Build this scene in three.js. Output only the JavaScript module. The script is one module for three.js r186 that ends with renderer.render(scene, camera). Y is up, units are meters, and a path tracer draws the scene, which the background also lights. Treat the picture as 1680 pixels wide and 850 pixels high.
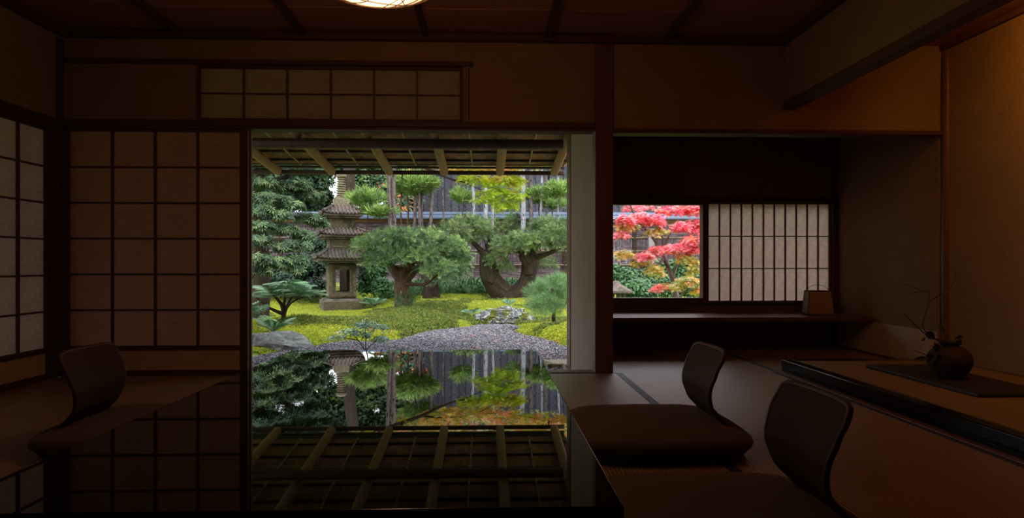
import * as THREE from 'three';
import { RoundedBoxGeometry } from 'three/addons/geometries/RoundedBoxGeometry.js';
import { mergeGeometries, mergeVertices, toCreasedNormals } from 'three/addons/utils/BufferGeometryUtils.js';
import { RectAreaLightUniformsLib } from 'three/addons/lights/RectAreaLightUniformsLib.js';
import { Brush, Evaluator, SUBTRACTION } from 'three-bvh-csg';

// ---------------------------------------------------------------- camera, sky, exposure
const V = (x, y, z) => new THREE.Vector3(x, y, z);
const scene = new THREE.Scene();
const FOCAL = 1120, EYE = 0.79, YAW = Math.atan(39 / FOCAL);
const camera = new THREE.PerspectiveCamera((2 * Math.atan(425 / FOCAL) * 180) / Math.PI, 1680 / 850, 0.05, 300);
camera.position.set(0, EYE, 0);
camera.rotation.set(0, -YAW, 0);
camera.setViewOffset(1680, 850, 0, -8, 1680, 850);           // vertical lens shift, so posts stay upright
const renderer = new THREE.WebGLRenderer();
renderer.toneMapping = THREE.LinearToneMapping;
renderer.toneMappingExposure = 1.0;
renderer.shadowMap.enabled = true;
RectAreaLightUniformsLib.init();
{                                                            // soft overcast sky
  const w = 64, h = 32, d = new Float32Array(w * h * 4);
  for (let j = 0; j < h; j++) for (let i = 0; i < w; i++) {
    const up = Math.max(0, Math.sin(((j + 0.5) / h - 0.5) * Math.PI)), k = 2.5 + 1.6 * up, o = (j * w + i) * 4;
    d[o] = k * 0.95; d[o + 1] = k * 0.99; d[o + 2] = k * 1.07; d[o + 3] = 1;
  }
  const t = new THREE.DataTexture(d, w, h, THREE.RGBAFormat, THREE.FloatType);
  t.mapping = THREE.EquirectangularReflectionMapping; t.magFilter = t.minFilter = THREE.LinearFilter; t.needsUpdate = true;
  scene.background = t;
}
const sun = new THREE.DirectionalLight(0xfff1dc, 1.8);       // hazy sun, very soft
sun.position.set(7, 16, -9); sun.target.position.set(-1, 0, -14); sun.shadow.radius = 30; sun.castShadow = true;
Object.assign(sun.shadow.camera, { left: -14, right: 14, top: 14, bottom: -14, far: 60 });
scene.add(sun, sun.target);

// ---------------------------------------------------------------- random numbers, noise, textures
let seed = 7;
const rnd = () => { seed = (seed + 0x6d2b79f5) | 0; let t = Math.imul(seed ^ (seed >>> 15), 1 | seed); t = (t + Math.imul(t ^ (t >>> 7), 61 | t)) ^ t; return ((t ^ (t >>> 14)) >>> 0) / 4294967296; };
const rr = (a, b) => a + (b - a) * rnd();
const gauss = () => (rnd() + rnd() + rnd() + rnd() - 2) * 1.0;
const lerp = (a, b, t) => a + (b - a) * t, clamp = (x, a = 0, b = 1) => Math.min(b, Math.max(a, x));
const smooth = (a, b, x) => { const t = clamp((x - a) / (b - a)); return t * t * (3 - 2 * t); };
const hash = (x, y, s) => { let h = Math.imul(x, 374761393) ^ Math.imul(y, 668265263) ^ Math.imul(s, 1274126177); h = Math.imul(h ^ (h >>> 13), 1274126177); return ((h ^ (h >>> 16)) >>> 0) / 4294967296; };
function vnoise(x, y, s = 0, px = 0, py = 0) {               // value noise, periodic where px, py are given
  const ix = Math.floor(x), iy = Math.floor(y), fx = x - ix, fy = y - iy, u = fx * fx * (3 - 2 * fx), v = fy * fy * (3 - 2 * fy);
  const m = (a, p) => (p ? ((a % p) + p) % p : a), h = (a, b) => hash(m(a, px), m(b, py), s);
  return lerp(lerp(h(ix, iy), h(ix + 1, iy), u), lerp(h(ix, iy + 1), h(ix + 1, iy + 1), u), v);
}
function fbm(x, y, s = 0, oct = 4, px = 0, py = 0) {
  let a = 0.5, r = 0, n = 0;
  for (let i = 0; i < oct; i++) { r += a * vnoise(x, y, s + i, px, py); n += a; a *= 0.5; x *= 2; y *= 2; px *= 2; py *= 2; }
  return r / n;
}
const noise3 = (x, y, z, s = 0) => (vnoise(x + z * 0.37, y - z * 0.71, s) + vnoise(y * 1.1 + 9, z + x * 0.21, s + 5) + vnoise(z * 0.9 - 4, x + y * 0.3, s + 9)) / 3;
function tex(w, h, f, srgb, size = [1, 1]) {                 // f(u, v) gives a grey or an rgb in 0..1
  const d = new Uint8Array(w * h * 4);
  for (let j = 0; j < h; j++) for (let i = 0; i < w; i++) {
    const c = f(i / w, j / h), o = (j * w + i) * 4, a = typeof c === 'number' ? [c, c, c] : c;
    for (let k = 0; k < 3; k++) d[o + k] = clamp(a[k]) * 255;
    d[o + 3] = 255;
  }
  const t = new THREE.DataTexture(d, w, h);
  t.wrapS = t.wrapT = THREE.RepeatWrapping; t.magFilter = THREE.LinearFilter; t.minFilter = THREE.LinearMipmapLinearFilter; t.generateMipmaps = true;
  t.repeat.set(1 / size[0], 1 / size[1]);
  if (srgb) t.colorSpace = THREE.SRGBColorSpace;
  t.needsUpdate = true;
  return t;
}
const mix3 = (a, b, t) => [lerp(a[0], b[0], t), lerp(a[1], b[1], t), lerp(a[2], b[2], t)];
const MAT = (o) => new THREE.MeshPhysicalMaterial({ roughness: 0.8, ...o });
const col = (r, g, b) => new THREE.Color().setRGB(r, g, b);

const woodGrain = tex(512, 256, (u, v) => { const s = fbm(u * 4, v * 64, 3, 4, 4, 64), w = fbm(u * 2, v * 10, 8, 3, 2, 10), l = 0.62 + 0.28 * s + 0.16 * w - 0.04; return [l, l * 0.97, l * 0.93]; }, true, [1.2, 0.3]);
const woodBump = tex(512, 256, (u, v) => fbm(u * 4, v * 64, 3, 4, 4, 64), false, [1.2, 0.3]);
const boardGrain = tex(512, 512, (u, v) => { const y = v * 12 + 2.5 * fbm(u * 2, v * 3, 21, 3, 2, 3), r = Math.abs((y % 1) - 0.5) * 2, s = fbm(u * 6, v * 90, 4, 3, 6, 90), l = 0.62 + 0.16 * r + 0.22 * s; return [l, l * 0.95, l * 0.9]; }, true, [1.8, 0.45]);
const plasterTex = tex(512, 512, (u, v) => { const l = 0.8 + 0.14 * fbm(u * 100, v * 100, 2, 3, 100, 100) + 0.1 * fbm(u * 5, v * 5, 6, 4, 5, 5); return [l, l * 0.985, l * 0.96]; }, true, [0.9, 0.9]);
const plasterBump = tex(512, 512, (u, v) => fbm(u * 110, v * 110, 12, 3, 110, 110), false, [0.9, 0.9]);
const paperTex = tex(512, 512, (u, v) => { const f = fbm(u * 90, v * 30, 31, 4, 90, 30) * 0.5 + fbm(u * 18, v * 60, 37, 4, 18, 60) * 0.5, l = 0.84 + 0.2 * (f - 0.5) + 0.08 * (fbm(u * 6, v * 6, 35, 3, 6, 6) - 0.5); return [l, l, l * 0.985]; }, true, [0.45, 0.45]);
const tatamiTex = tex(512, 512, (u, v) => {                  // ridges run along u; dots where the warp threads cross
  const r = v * 8, k = Math.abs((r % 1) - 0.5) * 2, row = Math.floor(r), th = 0.5 + 0.5 * Math.cos((u * 8 + (row % 2) * 0.5) * 2 * Math.PI);
  const l = 0.78 + 0.1 * fbm(u * 12, v * 120, 41, 3, 12, 120) - 0.4 * smooth(0.5, 1, k) - 0.12 * smooth(0.75, 1, th); return [l, l * 0.97, l * 0.88];
}, true, [0.128, 0.128]);
const tatamiBump = tex(512, 512, (u, v) => { const r = v * 8, k = Math.abs((r % 1) - 0.5) * 2, row = Math.floor(r), th = 0.5 + 0.5 * Math.cos((u * 8 + (row % 2) * 0.5) * 2 * Math.PI); return 0.85 - 0.6 * smooth(0.3, 1, k) - 0.2 * smooth(0.7, 1, th); }, false, [0.128, 0.128]);
const clothBump = tex(256, 256, (u, v) => 0.5 + 0.25 * Math.sin(u * 2 * Math.PI * 32) * Math.sin(v * 2 * Math.PI * 32) + 0.3 * (fbm(u * 24, v * 24, 55, 3, 24, 24) - 0.5), false, [0.06, 0.06]);
const barkTex = tex(512, 512, (u, v) => { const s = fbm(u * 36, v * 6, 61, 4, 36, 6), m = fbm(u * 5, v * 4, 66, 3, 5, 4), l = 0.35 + 0.75 * s; return mix3([l, l * 0.86, l * 0.76], [l * 0.75, l * 0.95, l * 0.5], smooth(0.55, 0.75, m) * 0.6); }, true, [0.5, 0.8]);
const barkBump = tex(512, 512, (u, v) => fbm(u * 36, v * 6, 61, 4, 36, 6), false, [0.5, 0.8]);
const stoneTex = tex(512, 512, (u, v) => { const s = fbm(u * 60, v * 60, 71, 4, 60, 60), m = fbm(u * 5, v * 5, 75, 4, 5, 5), l = 0.45 + 0.5 * s; return mix3([l, l * 0.95, l * 0.85], [l * 0.62, l * 0.68, l * 0.44], smooth(0.5, 0.7, m)); }, true, [0.8, 0.8]);
const stoneBump = tex(512, 512, (u, v) => fbm(u * 40, v * 40, 78, 5, 40, 40), false, [0.8, 0.8]);
const rockTex = tex(512, 512, (u, v) => { const s = fbm(u * 24, v * 24, 81, 5, 24, 24), m = fbm(u * 7, v * 7, 85, 4, 7, 7), l = 0.35 + 0.7 * s; return mix3([l, l, l * 0.98], [l * 1.35, l * 1.4, l * 1.36], smooth(0.54, 0.62, m)); }, true, [0.7, 0.7]);
const lichenTex = tex(512, 512, (u, v) => { const s = fbm(u * 40, v * 40, 161, 4, 40, 40), m = fbm(u * 9, v * 9, 165, 5, 9, 9), k = fbm(u * 6, v * 6, 168, 3, 6, 6), l = 0.25 + 0.4 * s; let c = mix3([l, l, l * 1.02], [0.6 + 0.3 * s, 0.62 + 0.3 * s, 0.62 + 0.3 * s], smooth(0.48, 0.56, m)); return mix3(c, [0.42, 0.44, 0.08], smooth(0.6, 0.68, k)); }, true, [0.55, 0.55]);
const mossTex = tex(1024, 1024, (u, v) => {
  const a = fbm(u * 5, v * 5, 91, 4, 5, 5), b = fbm(u * 70, v * 70, 95, 4, 70, 70), c = fbm(u * 9, v * 9, 99, 3, 9, 9);
  let m = mix3([0.72, 0.7, 0.1], [0.5, 0.55, 0.1], smooth(0.42, 0.6, a)); m = mix3(m, [0.48, 0.38, 0.16], smooth(0.6, 0.75, c) * 0.6);
  const l = 0.72 + 0.6 * (b - 0.2); return [m[0] * l, m[1] * l, m[2] * l];
}, true, [4.3, 4.3]);
const mossBump = tex(512, 512, (u, v) => fbm(u * 70, v * 70, 95, 4, 70, 70), false, [2, 2]);
const gravelTex = tex(512, 512, (u, v) => { const b = fbm(u * 90, v * 90, 111, 3, 90, 90), l = 0.2 + 0.5 * b; return [l, l * 0.97, l]; }, true, [1.6, 1.6]);
const paleBarkTex = tex(256, 512, (u, v) => { const s = fbm(u * 20, v * 16, 151, 4, 20, 16), m = fbm(u * 7, v * 9, 155, 4, 7, 9), l = 0.5 + 0.45 * s - 0.35 * smooth(0.58, 0.7, m); return [l, l * 0.985, l * 0.99]; }, true, [0.3, 0.9]);
const brushTex = tex(512, 512, (u, v) => { const s = fbm(u * 110, v * 5, 121, 3, 110, 5), k = fbm(u * 30, v * 12, 125, 3, 30, 12), l = 0.3 + 0.7 * s; return mix3([l, l * 0.9, l * 0.93], [l * 1.2, l * 1.15, l * 1.2], smooth(0.5, 0.75, k)); }, true, [1, 1]);
const brushBump = tex(512, 512, (u, v) => fbm(u * 110, v * 5, 121, 3, 110, 5), false, [1, 1]);
const thatchTex = tex(512, 512, (u, v) => { const s = fbm(u * 40, v * 8, 131, 4, 40, 8), p = fbm(u * 4, v * 2, 135, 3, 4, 2), l = 0.5 + 0.35 * s + 0.35 * (p - 0.4); return [l, l * 0.92, l * 0.84]; }, true, [0.8, 0.8]);
const lacquerWear = tex(256, 256, (u, v) => 0.3 + 0.25 * fbm(u * 6, v * 6, 141, 4, 6, 6), false, [0.8, 0.8]);

// ---------------------------------------------------------------- materials
const wood = (r, g, b, rough = 0.55, map = woodGrain) => MAT({ color: col(r, g, b), map, roughness: rough, bumpMap: woodBump, bumpScale: 0.0006 });
const M = {
  beam: wood(0.17, 0.078, 0.046, 0.68), beam2: wood(0.125, 0.058, 0.034), beamRed: wood(0.2, 0.085, 0.05, 0.72), postRed: wood(0.28, 0.13, 0.075, 0.45), bar: wood(0.17, 0.085, 0.055),
  ceiling: wood(0.62, 0.35, 0.22, 0.6, boardGrain), ceiling2: wood(0.55, 0.31, 0.2, 0.6, boardGrain), board: MAT({ color: col(0.88, 0.64, 0.47), map: paperTex, roughness: 0.6 }), desk: MAT({ color: col(0.24, 0.1, 0.07), map: boardGrain, roughness: 0.33 }), sill: wood(0.2, 0.13, 0.105, 0.45),
  plaster: MAT({ color: col(0.34, 0.23, 0.138), map: plasterTex, bumpMap: plasterBump, bumpScale: 0.0012, roughness: 0.95 }),
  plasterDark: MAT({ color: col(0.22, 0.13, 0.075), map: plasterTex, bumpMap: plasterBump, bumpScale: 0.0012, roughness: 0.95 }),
  plasterOut: MAT({ color: col(0.34, 0.26, 0.2), map: plasterTex, bumpMap: plasterBump, bumpScale: 0.0012, roughness: 0.95 }),
  toko: MAT({ color: col(0.38, 0.25, 0.13), map: plasterTex, bumpMap: plasterBump, bumpScale: 0.0012, roughness: 0.95 }),
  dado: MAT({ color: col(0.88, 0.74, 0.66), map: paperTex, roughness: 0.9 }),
  paper: MAT({ color: col(0.78, 0.52, 0.43), map: paperTex, transmission: 0.44, thickness: 0, roughness: 1 }), paperTop: MAT({ color: col(0.75, 0.58, 0.48), map: paperTex, transmission: 0.5, thickness: 0, roughness: 1 }), paperSide: MAT({ color: col(0.74, 0.6, 0.54), map: paperTex, transmission: 0.36, thickness: 0, roughness: 1 }), paperLit: MAT({ color: col(0.95, 0.81, 0.75), map: paperTex, transmission: 0.66, thickness: 0, roughness: 1 }),  // copies of one shoji paper; eave shade and daylight put into colour and transmission
  tatami: MAT({ color: col(0.62, 0.4, 0.21), map: tatamiTex, bumpMap: tatamiBump, bumpScale: 0.002, roughness: 0.33, ior: 1.65, sheen: 0.25, sheenColor: col(0.75, 0.62, 0.56), sheenRoughness: 0.3 }),
  tatamiToko: MAT({ color: col(0.52, 0.36, 0.2), map: tatamiTex, bumpMap: tatamiBump, bumpScale: 0.0005, roughness: 0.7 }),
  heri: MAT({ color: col(0.022, 0.032, 0.055), bumpMap: clothBump, bumpScale: 0.0004, roughness: 0.6 }),
  lacquer: MAT({ color: col(0.004, 0.004, 0.0045), roughness: 0.012, ior: 1.56 }),
  lacquerFrame: MAT({ color: col(0.006, 0.004, 0.004), roughness: 0.1, specularIntensity: 0.28 }),
  leather: MAT({ color: col(0.068, 0.032, 0.019), roughness: 0.66, specularIntensity: 0.2, bumpMap: clothBump, bumpScale: 0.0002 }),
  leatherEdge: MAT({ color: col(0.09, 0.042, 0.028), roughness: 0.5, specularIntensity: 0.6 }),
  cushion: MAT({ color: col(0.12, 0.075, 0.052), roughness: 0.85, bumpMap: clothBump, bumpScale: 0.0006, sheen: 0.5, sheenColor: col(0.25, 0.17, 0.12), sheenRoughness: 0.5 }),
  black: MAT({ color: col(0.006, 0.005, 0.005), roughness: 0.6 }),
  rafter: MAT({ color: col(0.45, 0.25, 0.15), map: woodGrain, roughness: 0.7, bumpMap: woodBump, bumpScale: 0.001 }),
  purlin: MAT({ color: col(0.12, 0.062, 0.036), map: woodGrain, roughness: 0.6, bumpMap: woodBump, bumpScale: 0.001 }),
  soffit: MAT({ color: col(0.5, 0.275, 0.165), map: thatchTex, roughness: 0.85, bumpMap: brushBump, bumpScale: 0.002 }),
  bamboo: MAT({ color: col(0.42, 0.27, 0.12), map: woodGrain, roughness: 0.45 }),
  batten: MAT({ color: col(0.035, 0.022, 0.016), roughness: 0.7 }),
  roofTop: MAT({ color: col(0.06, 0.055, 0.055), roughness: 0.8 }),
  stone: MAT({ color: col(0.24, 0.205, 0.15), map: stoneTex, roughness: 0.92, bumpMap: stoneBump, bumpScale: 0.012 }),
  stoneLight: MAT({ color: col(0.42, 0.39, 0.32), map: stoneTex, roughness: 0.92, bumpMap: stoneBump, bumpScale: 0.01 }),
  stonePurple: MAT({ color: col(0.28, 0.23, 0.25), map: stoneTex, roughness: 0.92, bumpMap: stoneBump, bumpScale: 0.012 }),
  stoneRoof: MAT({ color: col(0.22, 0.21, 0.215), map: stoneTex, roughness: 0.92, bumpMap: stoneBump, bumpScale: 0.012 }),
  rock: MAT({ color: col(0.2, 0.205, 0.2), map: rockTex, roughness: 0.75, bumpMap: stoneBump, bumpScale: 0.01 }),
  rockLichen: MAT({ color: col(0.62, 0.63, 0.64), map: lichenTex, roughness: 0.85, bumpMap: stoneBump, bumpScale: 0.02 }),
  slab: MAT({ color: col(0.55, 0.52, 0.46), map: stoneTex, roughness: 0.9, bumpMap: stoneBump, bumpScale: 0.006 }),
  moss: MAT({ color: col(0.74, 0.88, 0.75), map: mossTex, roughness: 1, bumpMap: mossBump, bumpScale: 0.03, sheen: 0.3, sheenColor: col(0.4, 0.4, 0.1) }),
  gravel: MAT({ color: col(0.45, 0.45, 0.52), map: gravelTex, roughness: 0.9 }),
  pebble: MAT({ color: col(1, 1, 1), roughness: 0.75 }),
  bark: MAT({ color: col(0.2, 0.13, 0.095), map: barkTex, roughness: 0.95, bumpMap: barkBump, bumpScale: 0.03 }),
  barkDark: MAT({ color: col(0.085, 0.066, 0.047), map: barkTex, roughness: 0.95, bumpMap: barkBump, bumpScale: 0.02 }),
  barkPale: MAT({ color: col(0.72, 0.72, 0.8), map: paleBarkTex, roughness: 0.95, bumpMap: barkBump, bumpScale: 0.008 }),
  barkBrown: MAT({ color: col(0.29, 0.23, 0.225), map: paleBarkTex, roughness: 0.95, bumpMap: barkBump, bumpScale: 0.01 }),
  brush: MAT({ color: col(0.34, 0.28, 0.3), map: brushTex, roughness: 0.95, bumpMap: brushBump, bumpScale: 0.012 }),
  rail: MAT({ color: col(0.38, 0.29, 0.25), map: woodGrain, roughness: 0.6 }),
  coping: MAT({ color: col(0.17, 0.225, 0.33), roughness: 0.4, metalness: 0.25 }),
  copingDark: MAT({ color: col(0.05, 0.07, 0.12), roughness: 0.5 }),
  fenceBeam: MAT({ color: col(0.42, 0.19, 0.07), map: woodGrain, roughness: 0.7 }),
  fencePost: MAT({ color: col(0.42, 0.4, 0.44), map: woodGrain, roughness: 0.85 }),
  darkBoards: [0, 1, 2].map((i) => MAT({ color: col(0.095 + i * 0.02, 0.096 + i * 0.02, 0.135 + i * 0.024), map: paleBarkTex, roughness: 0.8, bumpMap: brushBump, bumpScale: 0.004 })),
  clay: MAT({ color: col(0.075, 0.035, 0.025), map: stoneTex, roughness: 0.7, bumpMap: stoneBump, bumpScale: 0.003 }),
  driftwood: MAT({ color: col(0.05, 0.038, 0.033), map: woodGrain, roughness: 0.6, bumpMap: woodBump, bumpScale: 0.002 }),
  twig: MAT({ color: col(0.07, 0.042, 0.026), roughness: 0.8 }),
  darkLeaf: MAT({ color: col(0.03, 0.034, 0.014), roughness: 0.4, transmission: 0.15, thickness: 0 }),
  bud: MAT({ color: col(0.6, 0.36, 0.2), roughness: 0.6 }),
  lampPaper: MAT({ color: col(0.9, 0.64, 0.44), map: paperTex, transmission: 0.55, thickness: 0, roughness: 1 }),
  lampGlow: MAT({ color: col(0.9, 0.7, 0.45), emissive: col(1, 1, 1), emissiveIntensity: 2.3, roughness: 1, map: paperTex, emissiveMap: (() => { const t = tex(128, 128, (u, v) => mix3([1, 0.86, 0.66], [0.62, 0.36, 0.17], smooth(0.12, 0.5, Math.hypot(u - 0.5, v - 0.5))), true); t.repeat.set(1 / 0.68, 1 / 0.68); t.offset.set(0.5, 0.5); return t; })() }),
  tube: MAT({ color: col(0.9, 0.8, 0.6), emissive: col(1, 0.55, 0.16), emissiveIntensity: 0.8, roughness: 0.6 }),
  fallen: MAT({ color: col(1, 1, 1), roughness: 0.8 }),
};
const leafMat = (rough = 0.5, tr = 0.3) => MAT({ color: col(1, 1, 1), roughness: rough, transmission: tr, thickness: 0 });
const LM = { glossy: MAT({ color: col(1, 1, 1), roughness: 0.42, specularIntensity: 0.35, transmission: 0.25, thickness: 0 }), soft: leafMat(0.7, 0.25), maple: leafMat(0.6, 0.65), moss: leafMat(0.9, 0.35) };

// ---------------------------------------------------------------- helpers
const used = new Map();
function numbered(name) { const n = used.get(name) ?? 0; used.set(name, n + 1); return n ? `${name}_${String(n).padStart(3, '0')}` : name; }
function struct(name) { const g = new THREE.Group(); g.name = numbered(name); g.userData.kind = 'structure'; scene.add(g); return g; }
function thing(name, label, category, pos = [0, 0, 0], turn = 0, group) {
  const g = new THREE.Group(); g.name = numbered(name); g.position.set(...pos); g.rotation.y = turn; g.userData = { label, category };
  if (group) g.userData.group = group;
  scene.add(g); return g;
}
function copyOf(root, pos, turn, label) { const c = root.clone(); c.name = numbered(root.name.replace(/_\d{3}$/, '')); c.userData = { ...root.userData, label }; c.position.set(...pos); c.rotation.y = turn; scene.add(c); return c; }
function part(name, geo, mat, parent, pos) { const m = new THREE.Mesh(geo, mat); m.name = name; if (pos) m.position.set(...pos); parent.add(m); return m; }
const stuff = (m) => { m.userData.kind = 'stuff'; return m; };
function boxUV(g, long = -1) {                               // uv in metres, u along the longest side
  g.computeBoundingBox(); const s = g.boundingBox.getSize(V()), p = g.attributes.position, n = g.attributes.normal, d = [s.x, s.y, s.z], uv = new Float32Array(p.count * 2);
  const L = long >= 0 ? long : d.indexOf(Math.max(...d)), off = (d[0] * 7.3 + d[1] * 3.1 + d[2] * 5.7) % 1;
  for (let i = 0; i < p.count; i++) {
    const a = [Math.abs(n.getX(i)), Math.abs(n.getY(i)), Math.abs(n.getZ(i))], k = a.indexOf(Math.max(...a)), c = [p.getX(i), p.getY(i), p.getZ(i)];
    let ax = [0, 1, 2].filter((q) => q !== k); if (ax.includes(L)) ax = [L, ax.find((q) => q !== L)];
    uv[2 * i] = c[ax[0]] + off; uv[2 * i + 1] = c[ax[1]] + off * 0.7;
  }
  g.setAttribute('uv', new THREE.BufferAttribute(uv, 2)); return g;
}
const boxCache = new Map();
function boxGeo(w, h, d, r = 0.003, long = -1) {
  const k = [w, h, d, r].map((v) => v.toFixed(4)).join() + long;
  if (!boxCache.has(k)) { const q = Math.min(r, w / 2.2, h / 2.2, d / 2.2); boxCache.set(k, boxUV(q > 0.0005 ? new RoundedBoxGeometry(w, h, d, 1, q) : new THREE.BoxGeometry(w, h, d), long)); }
  return boxCache.get(k);
}
const box = (name, mat, parent, x0, x1, y0, y1, z0, z1, r = 0.003, long = -1) => part(name, boxGeo(Math.abs(x1 - x0), Math.abs(y1 - y0), Math.abs(z1 - z0), r, long), mat, parent, [(x0 + x1) / 2, (y0 + y1) / 2, (z0 + z1) / 2]);
// a limb through points with radii, bark noise, uv in metres
function limb(pts, rads, radial = 8, per = 6, rough = 0, s = 1) {
  const curve = new THREE.CatmullRomCurve3(pts.map((p) => V(...p)), false, 'centripetal'), n = (pts.length - 1) * per, P = [], U = [], I = [];
  let up = V(0.31, 0.2, 0.93).normalize(), len = 0, last = null;
  for (let i = 0; i <= n; i++) {
    const t = i / n, c = curve.getPoint(t), T = curve.getTangent(t), k = t * (rads.length - 1), k0 = Math.min(rads.length - 2, Math.floor(k)), r = lerp(rads[k0], rads[k0 + 1], k - k0);
    up.sub(T.clone().multiplyScalar(up.dot(T))).normalize(); const B = T.clone().cross(up);
    if (last) len += last.distanceTo(c); last = c;
    for (let j = 0; j <= radial; j++) {
      const a = (j / radial) * Math.PI * 2, q = 1 + rough * (noise3(Math.cos(a) * 1.8 + s, Math.sin(a) * 1.8, len / Math.max(r, 0.02) * 0.5, s * 13) - 0.5) * 2;
      P.push(c.x + (up.x * Math.cos(a) + B.x * Math.sin(a)) * r * q, c.y + (up.y * Math.cos(a) + B.y * Math.sin(a)) * r * q, c.z + (up.z * Math.cos(a) + B.z * Math.sin(a)) * r * q);
      U.push((j / radial) * Math.max(0.06, 2 * Math.PI * rads[0]), len);
    }
  }
  const w = radial + 1;
  for (let i = 0; i < n; i++) for (let j = 0; j < radial; j++) { const a = i * w + j; I.push(a, a + w, a + 1, a + 1, a + w, a + w + 1); }
  for (const e of [0, n]) { const c = curve.getPoint(e / n), k = P.length / 3; P.push(c.x, c.y, c.z); U.push(0, 0); for (let j = 0; j < radial; j++) e ? I.push(e * w + j, k, e * w + j + 1) : I.push(j, j + 1, k); }
  const g = new THREE.BufferGeometry(); g.setAttribute('position', new THREE.Float32BufferAttribute(P, 3)); g.setAttribute('uv', new THREE.Float32BufferAttribute(U, 2)); g.setIndex(I); g.computeVertexNormals(); return g;
}
const limbs = (list, ...o) => mergeGeometries(list.map(([p, r], i) => limb(p, r, o[0], o[1], o[2], (o[3] ?? 1) + i)));
// flat-leaf builder: every leaf a small folded blade
class Leaves {
  constructor() { this.p = []; this.i = []; }
  blade(base, dir, side, len, wid, droop = 0, fold = 0.25, sharp = 0.4) {      // 2 halves, 3 stations
    const D = dir.clone().normalize(), S = side.clone().normalize(), N = D.clone().cross(S).normalize(), at = (t, w, h) => base.clone().addScaledVector(D, len * t).addScaledVector(S, w * wid * 0.5).addScaledVector(N, h * wid).add(V(0, -droop * len * t * t, 0));
    const k = this.p.length / 3, q = [at(0, 0, 0), at(sharp, -1, fold), at(sharp, 1, fold), at(sharp, 0, 0), at(1, 0, 0)];
    for (const v of q) this.p.push(v.x, v.y, v.z);
    this.i.push(k, k + 1, k + 3, k, k + 3, k + 2, k + 1, k + 4, k + 3, k + 3, k + 4, k + 2);
  }
  tri(a, b, c) { const k = this.p.length / 3; for (const v of [a, b, c]) this.p.push(v.x, v.y, v.z); this.i.push(k, k + 1, k + 2); }
  get() { const g = new THREE.BufferGeometry(); g.setAttribute('position', new THREE.Float32BufferAttribute(this.p, 3)); g.setIndex(this.i); g.computeVertexNormals(); return g; }
}
const spray = (n, spread, wid, droop, s) => { seed = s; const L = new Leaves(); for (let k = 0; k < n; k++) { const a = rnd() * 6.283, e = Math.pow(rnd(), 0.7) * spread, d = V(Math.sin(e) * Math.cos(a), Math.cos(e), Math.sin(e) * Math.sin(a)); L.blade(V(0, rr(0, 0.25), 0).addScaledVector(d, rr(0, 0.15)), d, V(Math.cos(a + 1.6), rr(-0.3, 0.3), Math.sin(a + 1.6)), rr(0.6, 1), wid, droop, 0.1, 0.45); } return L.get(); };
function feather() {                                         // flattened drooping spray: three twigs with paired narrow leaflets
  seed = 11; const L = new Leaves();
  for (let w = 0; w < 4; w++) {
    const a = w * 1.57 + rr(-0.3, 0.3), tilt = rr(0.55, 1.15), D = V(Math.cos(a) * Math.sin(tilt), Math.cos(tilt), Math.sin(a) * Math.sin(tilt)), S = V(-Math.sin(a), 0, Math.cos(a)), len = rr(0.75, 1);
    for (let k = 1; k < 10; k++) { const t = k / 10, b = D.clone().multiplyScalar(len * t).add(V(0, -0.22 * t * t, 0)); for (const q of [-1, 1]) L.blade(b, D.clone().multiplyScalar(0.9).addScaledVector(S, q * 0.7).add(V(0, rr(-0.15, 0.3), 0)), D, 0.36 * (1.15 - t * 0.6), 0.045, 0.06, 0.1, 0.4); }
    L.blade(D.clone().multiplyScalar(len * 0.85).add(V(0, -0.18, 0)), D, S, 0.28, 0.07, 0.05, 0.1);
  }
  return L.get();
}
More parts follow.
